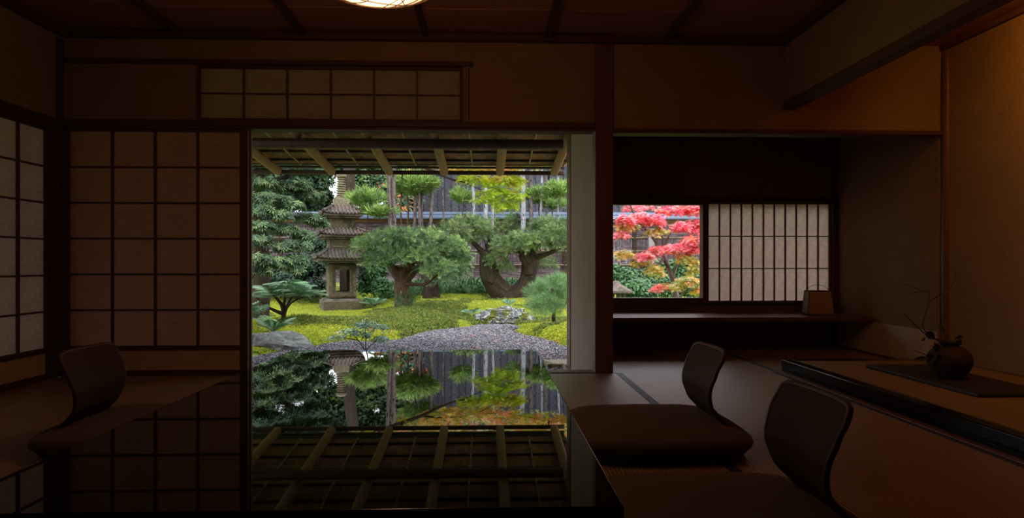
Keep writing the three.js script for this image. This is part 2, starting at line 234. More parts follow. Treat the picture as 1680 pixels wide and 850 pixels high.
const GEO = {
  yew: feather(), sugi: spray(22, 0.95, 0.07, 0.12, 12), needles: spray(34, 1.3, 0.022, 0.05, 13), tuft: spray(7, 1.0, 0.26, 0.25, 14), grass: spray(12, 0.75, 0.07, 0.55, 15),
  whorl: (() => { seed = 16; const L = new Leaves(); for (let k = 0; k < 12; k++) { const a = (k / 12) * 6.283 + rr(-0.2, 0.2), e = rr(0.9, 1.8), d = V(Math.sin(e) * Math.cos(a), Math.cos(e), Math.sin(e) * Math.sin(a)); L.blade(V(0, 0, 0), d, V(-Math.sin(a), 0, Math.cos(a)), rr(0.75, 1), 0.16, 0.45, 0.15, 0.55); } return L.get(); })(),
  oval: (() => { seed = 17; const L = new Leaves(); for (let k = 0; k < 8; k++) { const a = rnd() * 6.283, d = V(Math.cos(a), rr(-0.5, 0.5), Math.sin(a)); L.blade(V(rr(-0.5, 0.5), rr(-0.5, 0.5), rr(-0.5, 0.5)), d, V(-Math.sin(a), rr(-0.4, 0.4), Math.cos(a)), rr(0.45, 0.7), 0.3, 0.2, 0.12, 0.5); } return L.get(); })(),
  maple: (() => {                                            // five spread maple leaves, each of seven lobes
    seed = 18; const L = new Leaves();
    for (let k = 0; k < 5; k++) {
      const c = V(rr(-0.6, 0.6), rr(-0.12, 0.12), rr(-0.6, 0.6)), a0 = rnd() * 6.283, tx = rr(-0.35, 0.35), tz = rr(-0.35, 0.35), s = rr(0.32, 0.48);
      const at = (a, r) => V(c.x + Math.cos(a) * r, c.y + tx * Math.cos(a) * r + tz * Math.sin(a) * r - 0.25 * r * r, c.z + Math.sin(a) * r);
      [-2.1, -1.35, -0.65, 0, 0.65, 1.35, 2.1].forEach((b, q) => { const len = s * [0.5, 0.78, 0.95, 1, 0.95, 0.78, 0.5][q]; L.tri(c, at(a0 + b - 0.3, len * 0.5), at(a0 + b, len)); L.tri(c, at(a0 + b, len), at(a0 + b + 0.3, len * 0.5)); });
    }
    return L.get();
  })(),
  frond: (() => {                                            // one arching fern frond along +z, unit length
    const L = new Leaves();
    for (let k = 1; k < 16; k++) { const t = k / 16, y = 0.5 * t - 0.55 * t * t, w = 0.34 * Math.sin(Math.PI * Math.pow(1 - t, 0.8)) + 0.03; for (const s of [-1, 1]) L.blade(V(0, y, t * 0.95), V(s, -0.15, 0.35), V(0, 0, 1), w, 0.062, 0.2, 0.05, 0.35); }
    for (let k = 0; k < 8; k++) { const t = k / 8, q = (u) => 0.5 * u - 0.55 * u * u; L.tri(V(-0.008, q(t), t * 0.95), V(0.008, q(t), t * 0.95), V(0, q(t + 0.125), (t + 0.125) * 0.95)); }
    return L.get();
  })(),
};
const Q = new THREE.Quaternion(), UP = V(0, 1, 0), C = new THREE.Color();
// scatter copies of a leaf tuft: spots = [{p, dir, s}], colours picked between palette entries
function scatter(name, geo, mat, parent, spots, palette) {
  const m = new THREE.InstancedMesh(geo, mat, spots.length), M4 = new THREE.Matrix4(), q2 = new THREE.Quaternion();
  spots.forEach((o, i) => {
    Q.setFromUnitVectors(UP, o.dir); q2.setFromAxisAngle(UP, rnd() * 6.283); Q.multiply(q2);
    M4.compose(o.p, Q, V(o.s, o.s * (o.sy ?? 1), o.s)); m.setMatrixAt(i, M4);
    const a = palette[Math.floor(rnd() * palette.length)], b = palette[Math.floor(rnd() * palette.length)], k = rnd(), v = rr(0.75, 1.25);
    m.setColorAt(i, C.setRGB(lerp(a[0], b[0], k) * v, lerp(a[1], b[1], k) * v, lerp(a[2], b[2], k) * v));
  });
  m.name = name; m.userData.kind = 'stuff'; parent.add(m); return m;
}
// tufts over flattened pads [x, y, z, rx, ry, rz, count]; out = how far they turn outward
function padSpots(pads, s0, s1, out = 0.6, shell = 0.5) {
  const list = [];
  for (const [x, y, z, rx, ry, rz, n] of pads) for (let k = 0; k < n; k++) {
    const a = rnd() * 6.283, h = rr(-0.75, 1), r = Math.sqrt(Math.max(0, 1 - h * h)), q = lerp(shell, 1, Math.sqrt(rnd()));
    const d = V(Math.cos(a) * r, h, Math.sin(a) * r), j = 1 + 0.25 * (noise3(x + d.x * 2, y + d.y * 2, z + d.z * 2, 3) - 0.5) * 2;
    list.push({ p: V(x + d.x * rx * q * j, y + d.y * ry * q * j, z + d.z * rz * q * j), dir: V(d.x * out + rr(-0.35, 0.35), 0.55 + d.y * out * 0.6 + rr(-0.2, 0.2), d.z * out + rr(-0.35, 0.35)).normalize(), s: rr(s0, s1) });
  }
  return list;
}

// ================================================================ THE ROOM
const ZW = -4.92, XL = -3.0, CEIL = 2.385, ZB = 2.0;         // far wall face, left wall face, ceiling trim, wall behind the camera
// ---- floor
{
  const f = struct('floor');
  box('floor_base', M.beam2, f, -3.1, 3.45, -0.14, -0.052, ZB, -4.95); box('floor_base', M.beam2, f, 0.85, 3.45, -0.14, -0.052, -4.95, -6.5);
  const mats = [[-3.0, 0.92, -4.92, -3.7, 0], [0.965, 2.07, -4.92, -3.02, 1], [0.965, 2.07, -3.015, -1.1, 1], [-3.0, -1.02, -3.695, -1.78, 1], [-1.015, 0.92, -3.695, -1.78, 1], [-3.0, -1.02, -1.775, 0.15, 1], [-1.015, 0.92, -1.775, 0.15, 1],
    [0.965, 2.07, -1.095, 0.8, 1], [-3.0, 0.92, 0.155, 2.0, 0], [0.965, 2.11, 0.805, 2.0, 1], [0.9, 2.095, -6.42, -4.925, 1], [2.14, 3.34, -6.42, -4.98, 1]];
  for (const [x0, x1, z0, z1, along] of mats) {
    const m = box('tatami_mat', M.tatami, f, x0, x1, -0.05, 0, z0, z1, 0.002, along ? 2 : 0), cx = (x0 + x1) / 2;
    if (z0 === -4.92 && !along) part('cloth_border', boxGeo(x1 - x0, 0.05, 0.03, 0.001), M.heri, m, [0, 0.0008, z0 - (z0 + z1) / 2 + 0.012]);
    if (x0 === 0.965) part('cloth_border', boxGeo(0.044, 0.05, z1 - z0, 0.001), M.heri, m, [0.943 - cx, 0.0008, 0]);
    if (x0 === 0.965 && z0 < 0) part('cloth_border', boxGeo(0.036, 0.05, z1 - z0, 0.001), M.heri, m, [2.088 - cx, 0.0008, 0]);
    if (x0 === 0.9) part('cloth_border', boxGeo(0.044, 0.05, z1 - z0, 0.001), M.heri, m, [2.118 - cx, 0.0008, 0]);
  }
  box('edge_board', M.postRed, f, 2.107, 2.16, -0.05, 0.004, -4.98, 1.99, 0.002);
  box('baseboard', M.bar, f, 3.318, 3.34, -0.01, 0.018, -6.42, -4.98, 0.002);
}
// ---- ceiling and the roof over it
{
  const c = struct('ceiling');
  for (let k = 0, z = ZW; z < ZB; z += 0.46, k++) box('ceiling_board', k % 2 ? M.ceiling : M.ceiling2, c, -3.05, 2.2, 2.447 + (k % 2) * 0.004, 2.459 + (k % 2) * 0.004, z - 0.02, Math.min(ZB, z + 0.47), 0.002, 0);
  for (const x of [-2.185, -1.31, -0.45, 0.425, 1.295]) box('batten', M.beam2, c, x - 0.02, x + 0.02, 2.407, 2.446, ZW, ZB, 0.004);
  box('crown_rail', M.beam, c, -3.0, 2.18, CEIL, 2.43, ZW - 0.01, ZW + 0.045, 0.004);
  box('crown_rail', M.beam, c, -3.0, -2.95, CEIL, 2.43, ZW, ZB, 0.004);
  box('crown_rail', M.beam, c, 2.13, 2.18, CEIL + 0.006, 2.436, ZW, ZB, 0.004);
  const r = struct('roof');
  box('roof_slab', M.roofTop, r, -3.35, 3.75, 2.56, 2.72, ZB + 0.3, -5.12, 0.01);
  box('ridge_slab', M.roofTop, r, -3.2, 3.5, 2.72, 3.1, ZB - 0.6, -3.6, 0.05);
}
// ---- a sliding paper screen: W wide, bars, panes; local x along the screen, front face towards +z
function shoji(name, W, y0, y1, cols, rows, o = {}) {
  const g = struct(name), { stile = 0.04, top = 0.03, bottom = 0.03, foot = 0, bw = 0.014, T = 0.03 } = o;
  const px0 = stile, px1 = W - (o.stile2 ?? stile), py0 = y0 + bottom + foot, py1 = y1 - top;
  box('stile', M.beam, g, 0, px0, y0, y1, -T / 2, T / 2, 0.002); box('stile', M.beam, g, px1, W, y0, y1, -T / 2, T / 2, 0.002);
  box('top_rail', M.beam, g, px0, px1, py1, y1, -T / 2, T / 2, 0.002); box('middle_rail', M.beam, g, px0, px1, py0 - bottom, py0, -T / 2, T / 2, 0.002);
  if (foot) { box('foot_panel', M.board, g, px0 + 0.001, px1 - 0.001, y0 + 0.03, py0 - bottom - 0.0005, -0.006, 0.006, 0.001); box('bottom_rail', M.beam, g, px0, px1, y0, y0 + 0.031, -T / 2, T / 2, 0.002); }
  const cw = (px1 - px0) / cols, rh = (py1 - py0) / rows;
  for (let i = 1; i < cols; i++) box('muntin', M.bar, g, px0 + cw * i - bw / 2, px0 + cw * i + bw / 2, py0, py1, -0.008, 0.012, 0.001);
  for (let j = 1; j < rows; j++) box('muntin', M.bar, g, px0, px1, py0 + rh * j - bw * 0.42, py0 + rh * j + bw * 0.42, -0.0075, 0.0095, 0.001);
  for (let i = 0; i < cols; i++) for (let j = 0; j < rows; j++) box('paper_pane', o.paper ?? M.paper, g, px0 + cw * i - 0.002, px0 + cw * (i + 1) + 0.002, py0 + rh * j - 0.002, py0 + rh * (j + 1) + 0.002, -0.0102, -0.0094, 0);
  if (o.pull) box('finger_pull', M.black, g, W - 0.034, W - 0.014, o.pull - 0.03, o.pull + 0.03, T / 2 - 0.002, T / 2 + 0.0015, 0.003);
  return g;
}
// ---- far wall
{
  const w = struct('wall_back');
  box('corner_post', M.beam2, w, -3.13, -2.998, 0, CEIL, -5.06, -4.868, 0.004);
  box('main_post', M.postRed, w, 0.772, 0.905, -0.3, CEIL, -5.06, -4.915, 0.006);
  box('lintel_beam', M.beam, w, -3.0, 0.772, 1.768, 1.81, -5.06, -4.902, 0.004); box('grooved_lintel', M.beamRed, w, -3.0, 0.772, 1.75, 1.768, -5.04, -4.91, 0.003);
  box('picture_rail', M.beam, w, -3.0, -0.112, 2.209, 2.241, -4.99, -4.9, 0.004);
  box('plaster_panel', M.plaster, w, -3.0, 0.772, 2.241, 2.56, -5.03, -4.932, 0.001); box('plaster_panel', M.plaster, w, -3.0, -2.078, 1.81, 2.209, -5.03, -4.932, 0.001); box('plaster_panel', M.plaster, w, -0.182, 0.772, 1.81, 2.241, -5.03, -4.932, 0.001);
  part('bamboo_post', limb([[-0.15, 1.81, -4.915], [-0.15, 2.0, -4.915], [-0.15, 2.209, -4.915]], [0.0115, 0.0115], 10, 2), M.bamboo, w);
  for (const y of [1.88, 1.99, 2.1]) part('bamboo_node', limb([[-0.15, y, -4.915], [-0.15, y + 0.006, -4.915]], [0.0135, 0.0135], 10, 1), M.bamboo, w);
  box('threshold', M.sill, w, -3.0, 0.772, -0.06, 0.004, -5.05, -4.93, 0.004);
  box('foundation', M.slab, w, -3.1, 0.8, -0.3, -0.06, -5.045, -4.95, 0.01);
  box('alcove_lintel', M.beam, w, 0.905, 3.405, 1.736, 1.768, -5.03, -4.895, 0.003);
  box('plaster_panel', M.toko, w, 0.905, 3.36, 1.768, 2.56, -5.02, -4.935, 0.001);
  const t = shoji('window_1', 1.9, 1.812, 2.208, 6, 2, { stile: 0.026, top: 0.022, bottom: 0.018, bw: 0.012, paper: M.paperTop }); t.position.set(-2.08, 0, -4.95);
  const d = shoji('door_1', 1.28, 0.003, 1.757, 4, 6, { stile: 0.028, stile2: 0.055, top: 0.024, bottom: 0.032, foot: 0.172, bw: 0.015, pull: 0.66 }); d.position.set(-2.997, 0, -4.952);
  const j = struct('door_2'); j.position.set(-1.735, 0, -4.995);                 // the second screen, slid behind the first
  box('stile', M.postRed, j, 0, 0.028, 0.006, 1.75, -0.014, 0.014, 0.003);
}
// ---- left wall
{
  const w = struct('wall_left');
  box('plaster_panel', M.plaster, w, -3.1, -3.012, 1.795, 2.56, -4.87, ZB, 0.001);
  box('lintel_beam', M.beam2, w, -3.1, -2.985, 1.716, 1.797, -4.87, ZB, 0.004);
  box('threshold', M.beam2, w, -3.1, -2.995, -0.05, 0.008, -4.87, ZB, 0.003);
  box('plaster_panel', M.plaster, w, -3.1, -3.012, 0, 1.716, -0.16, ZB, 0.001); box('post', M.beam2, w, -3.1, -2.99, 0, 1.716, -0.22, -0.11, 0.004);
  box('jamb', M.beam2, w, -3.07, -3.0, 0, 1.72, -4.872, -4.79, 0.003);
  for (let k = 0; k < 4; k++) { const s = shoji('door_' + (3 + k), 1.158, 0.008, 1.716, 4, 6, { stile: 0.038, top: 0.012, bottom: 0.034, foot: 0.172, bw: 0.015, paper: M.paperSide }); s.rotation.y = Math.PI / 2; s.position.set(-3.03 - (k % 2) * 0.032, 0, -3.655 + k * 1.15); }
}
// ---- wall behind the camera and the right wall this side of the alcove (never in view)
{
  const w = struct('wall_front'); box('plaster_panel', M.plaster, w, -3.1, 2.3, -0.05, 2.56, ZB, ZB + 0.1, 0.001);
  const r = struct('wall_right'); box('plaster_panel', M.plaster, r, 2.17, 2.29, -0.05, 2.56, -1.58, ZB, 0.001); box('plaster_panel', M.toko, r, 2.17, 3.48, -0.05, 2.56, -1.6, -1.5, 0.001);
}
// ---- study alcove beyond the far wall
{
  const w = struct('wall_alcove');
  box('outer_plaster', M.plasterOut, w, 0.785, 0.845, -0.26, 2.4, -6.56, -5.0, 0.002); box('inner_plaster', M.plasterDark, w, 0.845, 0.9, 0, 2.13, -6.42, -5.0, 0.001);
  box('corner_post', M.postRed, w, 0.775, 0.91, -0.21, 2.4, -6.72, -6.46, 0.006);
  box('footing_stone', M.slab, w, 0.74, 0.92, -0.3, -0.2, -6.78, -6.4, 0.012);
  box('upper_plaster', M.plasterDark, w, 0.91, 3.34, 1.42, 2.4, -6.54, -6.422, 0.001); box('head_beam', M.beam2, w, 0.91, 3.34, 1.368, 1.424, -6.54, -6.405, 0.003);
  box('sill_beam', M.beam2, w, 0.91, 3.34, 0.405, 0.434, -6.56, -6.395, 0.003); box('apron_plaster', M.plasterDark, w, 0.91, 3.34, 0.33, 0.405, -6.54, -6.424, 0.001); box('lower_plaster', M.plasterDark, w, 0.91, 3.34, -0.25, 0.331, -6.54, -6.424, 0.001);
  box('side_post', M.beam2, w, 3.288, 3.345, 0, 2.12, -6.5, -6.4, 0.003);
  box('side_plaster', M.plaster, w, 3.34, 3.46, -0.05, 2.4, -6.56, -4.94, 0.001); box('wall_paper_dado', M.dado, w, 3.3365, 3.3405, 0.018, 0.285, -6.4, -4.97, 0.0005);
  box('alcove_ceiling', M.beam2, w, 0.845, 3.4, 2.12, 2.15, -6.5, -5.0, 0.002);
  const f = struct('window_2');
  box('jamb', M.beamRed, f, 2.032, 2.082, 0.434, 1.368, -6.5, -6.398, 0.003); box('bottom_frame', M.beamRed, f, 0.91, 2.032, 0.434, 0.468, -6.5, -6.41, 0.003); box('top_frame', M.beam, f, 0.91, 2.032, 1.35, 1.368, -6.5, -6.41, 0.003); box('jamb', M.beamRed, f, 0.91, 0.935, 0.468, 1.35, -6.5, -6.41, 0.003);
  const s = shoji('window_3', 1.206, 0.434, 1.368, 11, 3, { stile: 0.018, top: 0.006, bottom: 0.004, bw: 0.012, paper: M.paperLit }); s.position.set(2.082, 0, -6.45);
}
// ---- picture alcove (toko) on the right
{
  const w = struct('wall_toko');
  box('plaster_panel', M.toko, w, 3.36, 3.48, 0, 2.56, -4.97, -1.5, 0.001);
  part('alcove_column', limb([[3.377, 0, -4.905], [3.374, 0.6, -4.903], [3.378, 1.3, -4.906], [3.374, 1.9, -4.904], [3.377, CEIL, -4.905]], [0.044, 0.042, 0.041, 0.04, 0.038], 14, 5, 0.05), M.postRed, w);
  box('crown_board', M.beamRed, w, 3.33, 3.365, 2.36, 2.41, -4.93, -1.6, 0.003); box('toko_ceiling', M.ceiling2, w, 2.24, 3.36, 2.4, 2.42, -4.93, -1.6, 0.002, 2);
  box('hanging_plaster', M.plaster, w, 2.18, 2.238, 1.974, 2.5, -4.93, -1.6, 0.001); box('drop_beam', M.beam, w, 2.16, 2.252, 1.918, 1.976, -4.93, -1.6, 0.004);
  const lamp = box('strip_lamp', M.tube, w, 2.74, 2.76, 2.365, 2.4, -3.75, -2.55, 0.006);
  const l = new THREE.RectAreaLight(col(1, 0.4, 0.07), 110, 1.2, 0.025); l.position.set(2.77, 2.355, -3.15); l.lookAt(3.36, 2.0, -3.15); scene.add(l); lamp.castShadow = false;
  const p = struct('floor_toko');
  box('lacquer_edge', M.lacquerFrame, p, 2.16, 2.236, 0, 0.086, -4.965, -1.6, 0.007); box('lacquer_edge', M.lacquerFrame, p, 2.236, 3.34, 0, 0.0858, -4.965, -4.89, 0.003); box('platform_base', M.beam2, p, 2.236, 3.36, 0, 0.03, -4.89, -1.6, 0.002);
  const m = box('tatami_mat', M.tatamiToko, p, 2.245, 3.345, 0.03, 0.0845, -4.885, -1.6, 0.001, 2);
  part('cloth_border', boxGeo(0.018, 0.056, 3.28, 0.001), MAT({ color: col(0.06, 0.085, 0.07), roughness: 0.7 }), m, [2.24 - 2.795, 0, 0]); part('cloth_border', boxGeo(0.02, 0.056, 3.28, 0.001), M.heri, m, [3.345 - 2.795, 0, 0]);
}
// ---- eaves over the garden side
const soffitY = (D) => 2.2 - 0.104 * (D - 7.1);
{
  const e = struct('eaves'), A = Math.atan(0.104);
  const tilted = (name, mat, x0, x1, D0, D1, dy, t, r = 0.002, long = 0) => { const m = part(name, boxGeo(x1 - x0, t, (D1 - D0) / Math.cos(A), r, long), mat, e, [(x0 + x1) / 2, soffitY((D0 + D1) / 2) + dy + t / 2, -(D0 + D1) / 2]); m.rotation.x = -A; return m; };
  for (let D = 5.02, k = 0; D < 8.6; D += 0.4, k++) tilted('soffit_board', M.soffit, -6.4, 0.98, D, Math.min(8.78, D + 0.4), 0.004 - (k % 2) * 0.003, 0.02);
  tilted('roof_cover', M.roofTop, -6.4, 0.98, 4.9, 8.82, 0.03, 0.09);
  for (let D = 5.31; D < 8.6; D += 0.385) tilted('batten', M.batten, -6.4, 0.98, D - 0.016, D + 0.016, -0.022, 0.022);
  tilted('eave_batten', M.batten, -6.4, 0.98, 8.73, 8.79, -0.014, 0.02);
  for (const x of [-5.45, -4.75, -4.05, -3.35, -2.64, -1.965, -1.245, -0.55, 0.158, 0.85]) {
    const r = part('rafter', limb([[x + 0.015, soffitY(5) - 0.075, -5.05], [x, soffitY(6.8) - 0.075, -6.8], [x - 0.008, soffitY(8.68) - 0.078, -8.68]], [0.054, 0.054, 0.053], 12, 5, 0.05, x), M.rafter, e);
    r.userData.label = 'round log rafter';
  }
  for (const x of [-4.45, -3.7, -3.0, -2.31, -1.615, -0.9, -0.2, 0.505]) {
    const pts = [], rd = []; for (let k = 0; k <= 6; k++) { const D = 5.1 + k * 0.57; pts.push([x, soffitY(D) - 0.034, -D]); rd.push(0.0115); }
    part('bamboo_lath', limb(pts, rd, 8, 2), M.bamboo, e);
    for (let D = 5.45; D < 8.5; D += 0.33) part('bamboo_node', limb([[x, soffitY(D) - 0.034, -D], [x, soffitY(D + 0.008) - 0.034, -D - 0.008]], [0.015, 0.015], 8, 1), M.batten, e);
  }
  part('purlin', limb([[-6.4, 2.034, -7.1], [-3, 2.032, -7.1], [0.78, 2.034, -7.1]], [0.052, 0.053, 0.052], 16, 8, 0.03), M.purlin, e);
  box('gutter_pole', M.purlin, e, -6.4, 0.98, 1.928, 1.98, -8.77, -8.72, 0.012);
  for (const x of [-4.3, -1.95, -1.1, 0.78]) box('gutter_hook', M.black, e, x - 0.008, x + 0.008, 1.875, 1.98, -8.78, -8.768, 0.002);
  const e3 = struct('eaves_alcove'); const a3 = part('roof_cover', boxGeo(2.75, 0.08, 2.1, 0.004), M.soffit, e3, [2.3, 2.36, -5.95]); a3.rotation.x = -A;
  const e2 = struct('added_eaves_side'); const m = part('roof_cover', boxGeo(1.6, 0.08, 7.6, 0.004), M.soffit, e2, [-3.95, 2.36, -1.2]); m.rotation.z = 0.12;  // side eave out of view, added to keep sky light off the left shoji
  box('wall_plate', M.beam2, e2, -3.12, -2.9, 2.5, 2.56, -5.06, ZB, 0.002);
}

// ================================================================ THINGS IN THE ROOM
{
  const t = thing('low_table', 'long black lacquered low table reflecting the garden like a mirror', 'table', [-0.4, 0, -2.505]);
  part('table_top', boxGeo(1.322, 0.045, 2.41, 0.004), M.lacquer, t, [0, 0.3025, 0]);
  for (const s of [-1, 1]) { box('apron', M.lacquerFrame, t, s * 0.58 - 0.012, s * 0.58 + 0.012, 0.2, 0.28, -1.08, 1.08, 0.003); box('apron', M.lacquerFrame, t, -0.56, 0.56, 0.2, 0.28, s * 1.1 - 0.012, s * 1.1 + 0.012, 0.003); }
  for (const x of [-0.575, 0.575]) for (const z of [-1.1, 1.1]) box('leg', M.lacquerFrame, t, x - 0.04, x + 0.04, 0, 0.28, z - 0.04, z + 0.04, 0.008);
}
// legless chair: a moulded back that pinches at the waist and turns under into a seat plate; local +x faces the table
const interp = (xs, ys, x) => { for (let i = 1; i < xs.length; i++) if (x <= xs[i]) return lerp(ys[i - 1], ys[i], smooth(0, 1, (x - xs[i - 1]) / (xs[i] - xs[i - 1])) * 0.5 + clamp((x - xs[i - 1]) / (xs[i] - xs[i - 1])) * 0.5); return ys[ys.length - 1]; };
const YS = [0, 0.03, 0.08, 0.13, 0.19, 0.26, 0.33, 0.39, 0.42], XO = [0.03, 0.0, 0.045, 0.095, 0.135, 0.148, 0.128, 0.1, 0.085], HW = [0.175, 0.172, 0.156, 0.152, 0.166, 0.193, 0.206, 0.206, 0.202];
const backPoint = (s, t) => { const y0 = 0.422 * t, y = y0 - 0.013 * Math.pow(Math.abs(s), 14) * smooth(0.8, 1, t), w = interp(YS, HW, y0) * (1 - 0.02 * smooth(0.97, 1, t)); return [interp(YS, XO, y) + 0.022 * s * s * smooth(0.1, 0.5, t), y, s * w]; };
function makeChair(label, pos, turn) {
  const t = thing('floor_chair', label, 'chair', pos, turn, 'legless floor chairs round the low table');
  const N = 36, K = 16, P = [], U = [], I = [], th = 0.009;
  for (const side of [1, -1]) for (let i = 0; i <= N; i++) for (let j = 0; j <= K; j++) {
    const s = (j / K) * 2 - 1, tt = i / N, a = backPoint(s, tt), b = backPoint(s, Math.min(1, tt + 0.02)), c = backPoint(s, Math.max(0, tt - 0.02)), dx = b[0] - c[0], dy = b[1] - c[1], l = Math.hypot(dx, dy), edge = 1 - 0.5 * Math.pow(Math.max(Math.abs(s), smooth(0.9, 1, tt)), 12);
    P.push(a[0] + side * th * edge * (dy / l), a[1] - side * th * edge * (dx / l), a[2]); U.push(a[2], a[1]);
  }
  const w = K + 1, o = (N + 1) * w, quad = (a, b, c, d) => I.push(a, b, c, a, c, d);
  for (let i = 0; i < N; i++) for (let j = 0; j < K; j++) { const a = i * w + j; quad(a, a + 1, a + w + 1, a + w); quad(o + a, o + a + w, o + a + w + 1, o + a + 1); }
  for (let i = 0; i < N; i++) { const a = i * w, b = a + K; quad(a, a + w, o + a + w, o + a); quad(b, o + b, o + b + w, b + w); }
  for (let j = 0; j < K; j++) { const a = N * w + j; quad(a, a + 1, o + a + 1, o + a); quad(j, o + j, o + j + 1, j + 1); }
  const g = new THREE.BufferGeometry(); g.setAttribute('position', new THREE.Float32BufferAttribute(P, 3)); g.setAttribute('uv', new THREE.Float32BufferAttribute(U, 2)); g.setIndex(I);
  part('backrest', toCreasedNormals(g, 0.9), M.leather, t);
  const rim = []; for (let k = 0; k <= 12; k++) rim.push(backPoint(-1, k / 12)); for (let k = -9; k <= 9; k++) rim.push(backPoint(Math.sign(k) * Math.pow(Math.abs(k) / 9, 0.5) * 0.97, 1)); for (let k = 12; k >= 0; k--) rim.push(backPoint(1, k / 12));
  part('edge_piping', limb(rim, [0.0085, 0.0085], 8, 3), M.leatherEdge, t);
  part('seat_plate', boxGeo(0.44, 0.014, 0.35, 0.006), M.leather, t, [0.245, 0.0085, 0]);
  return t;
}
const chair = makeChair('brown leather legless chair on the left side of the table, before the white shoji', [-1.85, 0.002, -3.03], 0);
copyOf(chair, [1.08, 0.002, -2.97], Math.PI, 'brown leather legless chair right of the table, the farther of two, beside the wooden post');
copyOf(chair, [1.038, 0.002, -1.915], Math.PI, 'brown leather legless chair nearest to us before the black lacquer platform edge');
{
  const N = 40, M2 = 16, P = [], U = [], I = [];
  const sgn = (v, p) => Math.sign(v) * Math.pow(Math.abs(v), p);
  for (let j = 0; j <= M2; j++) for (let i = 0; i <= N; i++) {                      // soft square pillow
    const a = (i / N) * 2 * Math.PI, b = (j / M2 - 0.5) * Math.PI, cb = Math.pow(Math.cos(b), 0.62), x = sgn(Math.cos(a), 0.45) * cb, z = sgn(Math.sin(a), 0.45) * cb, sb = sgn(Math.sin(b), 0.8), wob = 0.006 * (vnoise(x * 3 + 5, z * 3, 7) - 0.5);
    P.push(x * 0.37, Math.max(0, 0.05 + sb * (sb > 0 ? 0.062 : 0.05) + wob * Math.max(0, sb)), z * 0.36); U.push(x * 0.37, z * 0.36 + sb * 0.05);
  }
  for (let j = 0; j < M2; j++) for (let i = 0; i < N; i++) { const a = j * (N + 1) + i; I.push(a, a + N + 1, a + 1, a + 1, a + N + 1, a + N + 2); }
  const g = new THREE.BufferGeometry(); g.setAttribute('position', new THREE.Float32BufferAttribute(P, 3)); g.setAttribute('uv', new THREE.Float32BufferAttribute(U, 2)); g.setIndex(I); g.computeVertexNormals();
  const t = thing('floor_cushion', 'thick brown floor cushion on the legless chair left of the table', 'cushion', [-1.5, 0.0165, -3.07], 0, 'brown cushions on the legless chairs');
  part('cushion_pad', g, M.cushion, t);
  copyOf(t, [0.72, 0.0165, -2.98], 0.02, 'thick brown floor cushion on the farther chair right of the table');
  copyOf(t, [0.66, 0.0165, -1.9], 0, 'thick brown floor cushion on the nearest chair, at the bottom edge of the picture');
}
{
  const t = thing('writing_desk', 'built-in dark wooden desk board along the alcove window', 'desk');
  box('desk_board', M.desk, t, 0.915, 3.332, 0.298, 0.33, -6.392, -5.785, 0.004); box('edge_strip', M.beamRed, t, 0.915, 3.332, 0.292, 0.3, -5.83, -5.79, 0.002);
}
{
  const t = thing('paper_lantern', 'small tapered paper lantern with a thin wire handle on the desk', 'lantern', [3.0, 0.331, -6.12], -0.22), B = 0.112, T = 0.092, H = 0.212;
  box('base', M.bar, t, -B - 0.008, B + 0.008, 0, 0.012, -B - 0.008, B + 0.008, 0.003);
  for (let k = 0; k < 4; k++) {
    const g = new THREE.BufferGeometry(), q = [[-B, 0.012, B], [B, 0.012, B], [T, H, T], [-T, H, T]], P = [];
    for (const d of [0, -0.0012]) for (const [x, y, z] of q) P.push(x, y, z + d);
    g.setAttribute('position', new THREE.Float32BufferAttribute(P, 3)); g.setAttribute('uv', new THREE.Float32BufferAttribute([...q, ...q].flatMap(([x, y]) => [x, y]), 2)); g.setIndex([0, 1, 2, 0, 2, 3, 4, 6, 5, 4, 7, 6]); g.rotateY((k * Math.PI) / 2); g.computeVertexNormals();
    part('paper_panel', g, M.lampPaper, t);
    const c = (x, z) => [x * Math.cos((k * Math.PI) / 2) + z * Math.sin((k * Math.PI) / 2), -x * Math.sin((k * Math.PI) / 2) + z * Math.cos((k * Math.PI) / 2)], a = c(B, B), b = c(T, T), d = c(-T, T);
    part('frame_post', limb([[a[0], 0.008, a[1]], [b[0], H, b[1]]], [0.0035, 0.0035], 6, 1), M.bar, t); part('top_rim', limb([[b[0], H, b[1]], [d[0], H, d[1]]], [0.004, 0.004], 6, 1), M.bar, t);
  }
  const arc = []; for (let k = 0; k <= 10; k++) { const a = (k / 10) * Math.PI; arc.push([Math.cos(a) * 0.09, H + Math.sin(a) * 0.055, 0]); }
  part('handle', limb(arc, [0.002, 0.002], 6, 2), M.black, t);
}
